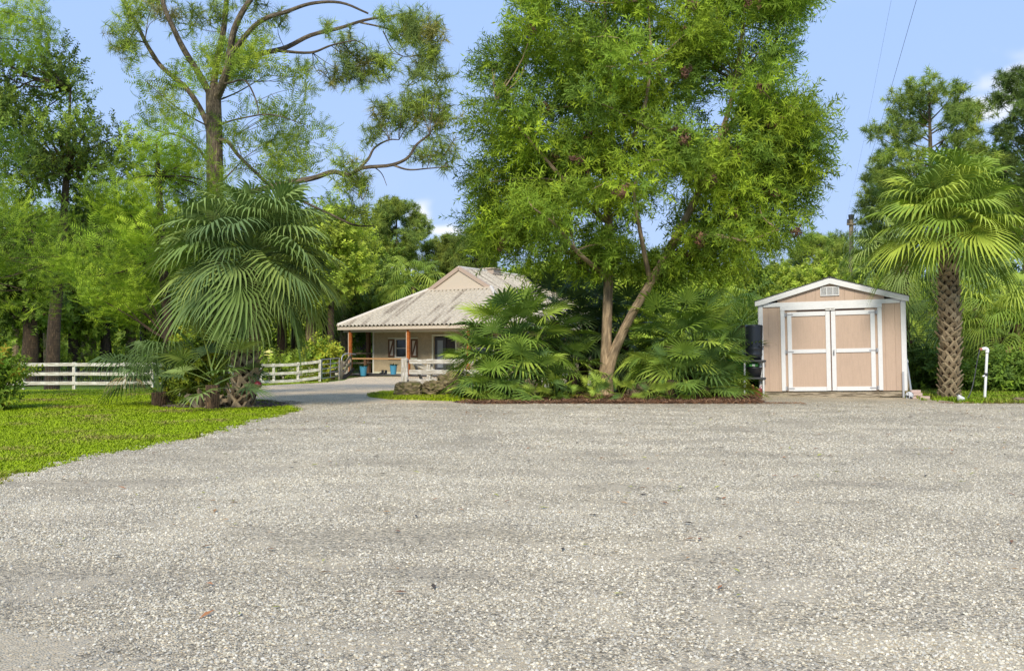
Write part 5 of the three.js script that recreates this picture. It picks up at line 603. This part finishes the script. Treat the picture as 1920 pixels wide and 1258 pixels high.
{ const l = thing('dead_stump', 'grey fallen palm log lying at the foot of the clump', 'log'); part(l, 'log', tube([at(375, 758, 16.1), at(392, 748, 16.3), at(412, 752, 16.5)], [0.10, 0.13, 0.11], 9, 8), MBoot[1]); for (let i = 0; i < 6; i++) { const b = part(l, 'boot', bootGeo, MBoot[i % 3]); b.position.copy(at(372 + i * 8, 754, 16.0 + i * 0.05)); b.rotation.set(-0.8, i, 1.2); }
  const o = thing('red_ball', 'dark red ball hanging on the leaning palm trunk', 'ball', at(483, 722, 15.95)); part(o, 'ball', new THREE.SphereGeometry(0.068, 18, 12), std([0.16, 0.012, 0.02], 0.5)); part(o, 'hook', tube([V(0, 0.06, 0), V(-0.01, 0.12, -0.05), V(-0.05, 0.14, -0.12)], [0.006], 5), MDarkGrey); }
// saw palmettos of the mulch bed: [crown px, py, depth, trunk base px, fronds, size, tone, label]
const saw = [
  [922, 660, 19.9, 965, 34, 1.0, 'saw', 'saw palmetto hanging over the largest rock'], [965, 612, 20.4, 985, 34, 1.15, 'saw', 'tall saw palmetto in front of the house roof'], [985, 690, 19.3, 990, 22, 0.95, 'saw', 'bushy saw palmetto on the thick dark trunk'], [1015, 620, 20.9, 1005, 18, 1.1, 'saw', 'saw palmetto behind the bushy one on dark trunk'],
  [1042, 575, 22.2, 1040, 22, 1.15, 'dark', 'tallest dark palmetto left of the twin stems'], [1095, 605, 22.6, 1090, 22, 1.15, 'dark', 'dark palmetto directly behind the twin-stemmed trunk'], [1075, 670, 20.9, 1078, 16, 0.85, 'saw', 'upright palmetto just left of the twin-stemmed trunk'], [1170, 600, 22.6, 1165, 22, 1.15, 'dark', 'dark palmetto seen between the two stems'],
  [1266, 612, 20.8, 1185, 34, 1.15, 'saw', 'saw palmetto on a leaning shaggy trunk right of stems'], [1305, 636, 20.7, 1265, 32, 1.15, 'saw', 'wide saw palmetto right of the leaning shaggy trunk'], [1325, 700, 19.9, 1310, 24, 1.05, 'saw', 'low spreading palmetto close to the storage rack'], [1205, 672, 22.4, 1205, 12, 0.8, 'saw', 'small palmetto between leaning stem and shaggy trunk'], [1262, 690, 19.5, 1262, 13, 0.9, 'saw', 'pale-fronded palmetto drooping before the wide palmetto'], [1360, 668, 21.6, 1340, 16, 0.95, 'saw', 'feathery palmetto reaching toward the green cart'],
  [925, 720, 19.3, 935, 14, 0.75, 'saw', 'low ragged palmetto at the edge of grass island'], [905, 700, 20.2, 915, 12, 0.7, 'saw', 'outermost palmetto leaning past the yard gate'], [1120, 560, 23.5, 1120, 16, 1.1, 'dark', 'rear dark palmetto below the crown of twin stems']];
saw.forEach(([px, py, d, bx, n, size, tone, l], i) => { d -= 0.7; const R = rng(850 + i), a = onGround(bx, d + 0.2, -0.04), b = at(px, py + 26, d); const m = a.clone().lerp(b, 0.5); m.x += (R() - 0.5) * 0.12; m.y -= Math.min(0.25, Math.abs(px - bx) / 260);
  fanPalm('saw_palmetto', l, { path: [a, m, b], r: 0.12, rad: [1.15, 1, 0.95], fronds: Math.round(n * 1.4), set: sawSet, size: size * 1.05, tone, seed: 860 + i, lo: 0, hi: py > 700 ? 4 : 6, crownRise: 0.15, boots: [2, 8, 0].includes(i) ? 1 : false }); });
const seedlings = [[1058, 742, 18.3, 0.42, 'tiny bright palmetto seedling left of the two stems'], [1010, 748, 18.1, 0.40, 'tiny palmetto seedling before the thick dark trunk'], [1128, 738, 18.2, 0.55, 'bright palmetto seedling at the foot of twin stems'], [1110, 722, 18.9, 0.55, 'yellowish palmetto seedling behind the stem-foot seedling'], [1228, 742, 18.3, 0.42, 'palmetto seedling below the shaggy trunk'], [1255, 744, 18.2, 0.45, 'palmetto seedling right of the one below shaggy trunk'], [1300, 742, 18.3, 0.45, 'lone palmetto seedling near the gravel before the low palmetto'], [1040, 712, 19, 0.6, 'leafy palmetto seedling in the shade between trunks'], [960, 745, 18.2, 0.45, 'palmetto seedling among grass beside the low ragged palmetto'], [1165, 728, 19.0, 0.5, 'palmetto seedling between twin stems and shaggy trunk']];
seedlings.forEach(([px, py, d, size, l], i) => fanPalm('palmetto_seedling', l, { path: [onGround(px, d, -0.03), onGround(px, d, 0.05)], r: 0.03, fronds: 8, set: sawSet, size, tone: i % 2 ? 'bright' : 'saw', seed: 900 + i, lo: 0, hi: 3, crownRise: 0.05 }));
// palms farther back
const back = [[1392, 30, 592, 0.9, 'bright', 'palm with pale crown behind the storage rack', 30], [1345, 34, 600, 0.95, 'bright', 'palm left of the pale-crowned palm behind rack', 26], [1440, 33, 600, 0.9, 'sabal', 'palm whose fronds show beside the left shed eave', 26], [1300, 36, 585, 0.9, 'bright', 'palm glimpsed above the wide palmetto', 22], [775, 66, 520, 1.5, 'bright', 'cabbage palm standing against the house roof', 34], [720, 70, 560, 1.3, 'bright', 'smaller palm at the left roof slope', 24], [1700, 24, 620, 0.85, 'sabal', 'palm with drooping fronds at the right shed corner', 24], [1735, 27, 640, 0.85, 'dark', 'dark low palm between shed and the boot-clad trunk', 20], [1870, 23, 615, 0.9, 'bright', 'palm with drooping bright fronds behind the standpipe', 30], [1910, 22.5, 590, 0.95, 'bright', 'palm with dry hanging fronds at the verge edge', 34], [1835, 26, 560, 0.95, 'sabal', 'palm crown just right of the boot-clad palm', 26], [1890, 30, 520, 1.0, 'bright', 'taller palm behind the verge palms', 26], [1660, 30, 560, 0.9, 'bright', 'palm crown above the right shed eave', 22], [1690, 24, 470, 0.9, 'sabal', 'palm crown overlapping the left of boot-clad palm', 26], [585, 64, 480, 1.9, 'sabal', 'large cabbage palm beyond the fence behind the leaning palm', 40]];
back.forEach(([px, d, py, size, tone, l, n], i) => fanPalm('cabbage_palm', l, { path: [onGround(px + 4, d, -0.05), at(px + 2, (py + 730) / 2, d), at(px, py + 18, d)], r: 0.19, fronds: n, size, tone, seed: 930 + i, lo: 0, hi: 7, dead: i === 9 ? 6 : i === 8 ? 2 : 0 }));

// ---------------------------------------------------------------- shrubs and low growth
function shrub(label, pos, [w, h, dp], seed, tones, size = 1, n = 26, count = 18, kind = 'shrub', name = 'shrub', group) { const R = rng(seed), s = thing(name, label, 'shrub', null, 0, group), cl = [], L = []; for (let i = 0; i < count; i++) { const q = rdir(R), c = pos.clone().add(V(q.x * w / 2 * 0.8, (0.5 + q.y * 0.42) * h, q.z * dp / 2 * 0.8)); cl.push({ c, r: Math.min(w, h) * 0.24, n }); L.push(tube([pos.clone().add(V(q.x * 0.05, 0, q.z * 0.05)), pos.clone().lerp(c, 0.5).add(V(0, h * 0.06, 0)), c], [0.018, 0.012, 0.005], 5, 5, true, false)); } part(s, 'stems', merge(L), MDarkBark).userData.kind = 'stuff'; foliage(s, 'leaves', kind, cl, R, { size, tones, up: 0.5 }); return s; }
const lime = [[0.24, 0.30, 0.03], [0.17, 0.25, 0.03], [0.32, 0.33, 0.03]];
shrub('round-leaved green shrub with a few yellowing leaves at lawn edge', onGround(-18, 15.5), [0.95, 1.05, 0.9], 951, [[0.17, 0.25, 0.03], [0.12, 0.19, 0.03], [0.20, 0.28, 0.03], [0.26, 0.20, 0.02], [0.24, 0.30, 0.03]], 1.2, 30, 22);
shrub('bright leafy shrub between the cypress and young fan palm', onGround(368, 17.4), [1.0, 1.25, 0.9], 952, lime, 1.1, 34, 24);
shrub('yellow-green sapling beside the metal gate', onGround(603, 54), [2.0, 2.2, 1.6], 953, lime, 3, 20, 14);
const low = [[1705, 23.5, 1.5, 0.9], [1735, 24, 1.6, 0.9], [1765, 22.5, 1.4, 0.8], [1820, 22, 1.6, 0.8], [1862, 21.5, 1.5, 0.75], [1905, 21.5, 1.6, 0.85], [1940, 22, 1.6, 1.0], [1400, 25, 1.5, 0.7], [1360, 26, 1.8, 0.8]];
const lowNames = ['leafy undergrowth shrub behind the leaning pole', 'leafy undergrowth shrub between the brick stack and boot-clad palm', 'leafy undergrowth shrub just left of the boot-clad trunk', 'leafy undergrowth shrub just right of the boot-clad trunk', 'leafy undergrowth shrub behind the standpipe', 'leafy undergrowth shrub right of the standpipe', 'leafy undergrowth shrub past the flat edge stone', 'low leafy shrub behind the green cart', 'low leafy shrub behind the low spreading palmetto'];
low.forEach(([px, d, w, h], i) => shrub(lowNames[i], onGround(px, d), [w, h, 1.2], 960 + i, [[0.14, 0.22, 0.03], [0.20, 0.28, 0.03], [0.10, 0.16, 0.03]], 1.3, 34, 20));
{ // far woods that close the view: one mass
  const R = rng(980), cl = []; for (let i = 0; i < 420; i++) { const d = lerp(92, 125, R()), px = lerp(-500, 2400, (i + R()) / 420), h = 6.5 + 4.5 * fbm(px * 0.008, 3, 1, 3) + 1.5, base = onGround(px, d); for (let k = 0; k < 3; k++) cl.push({ c: base.clone().add(V((R() - 0.5) * 3, h * (0.2 + 0.33 * k + 0.1 * R()), 0)), r: [2.2, 1.9, 2.0], n: 26 }); }
  const g = new THREE.Group(); g.name = 'far_woods'; tag(g, 'distant continuous wood closing the view behind house and shed', 'woods', null, 'stuff'); scene.add(g); foliage(g, 'crowns', 'far', cl, R, { size: 2.4, tones: [...midTones, ...oakTones.slice(0, 3), ...sunTones.slice(0, 2)], up: 0.4 });
  const und = []; for (let i = 0; i < 330; i++) { const d = lerp(52, 80, R()), px = d > 66 ? lerp(-120, 690, R()) : lerp(-120, 560, R()), b = onGround(px, d); und.push({ c: b.add(V(0, 0.5 + R() * 0.9, 0)), r: [1.3, 0.8, 1.2], n: 16 }); } for (let i = 0; i < 200; i++) { const d = lerp(34, 60, R()), px = lerp(1180, 2050, R()), b = onGround(px, d); und.push({ c: b.add(V(0, 0.5 + R() * 1.6, 0)), r: [1.2, 1.0, 1.2], n: 18 }); }
  const u = new THREE.Group(); u.name = 'undergrowth'; tag(u, 'mixed green undergrowth on the floor of the woods', 'undergrowth', null, 'stuff'); scene.add(u); foliage(u, 'leaves', 'far', und, R, { size: 0.8, tones: [...midTones, ...sunTones, oakTones[2]], up: 0.5 });
}
renderer.render(scene, camera);
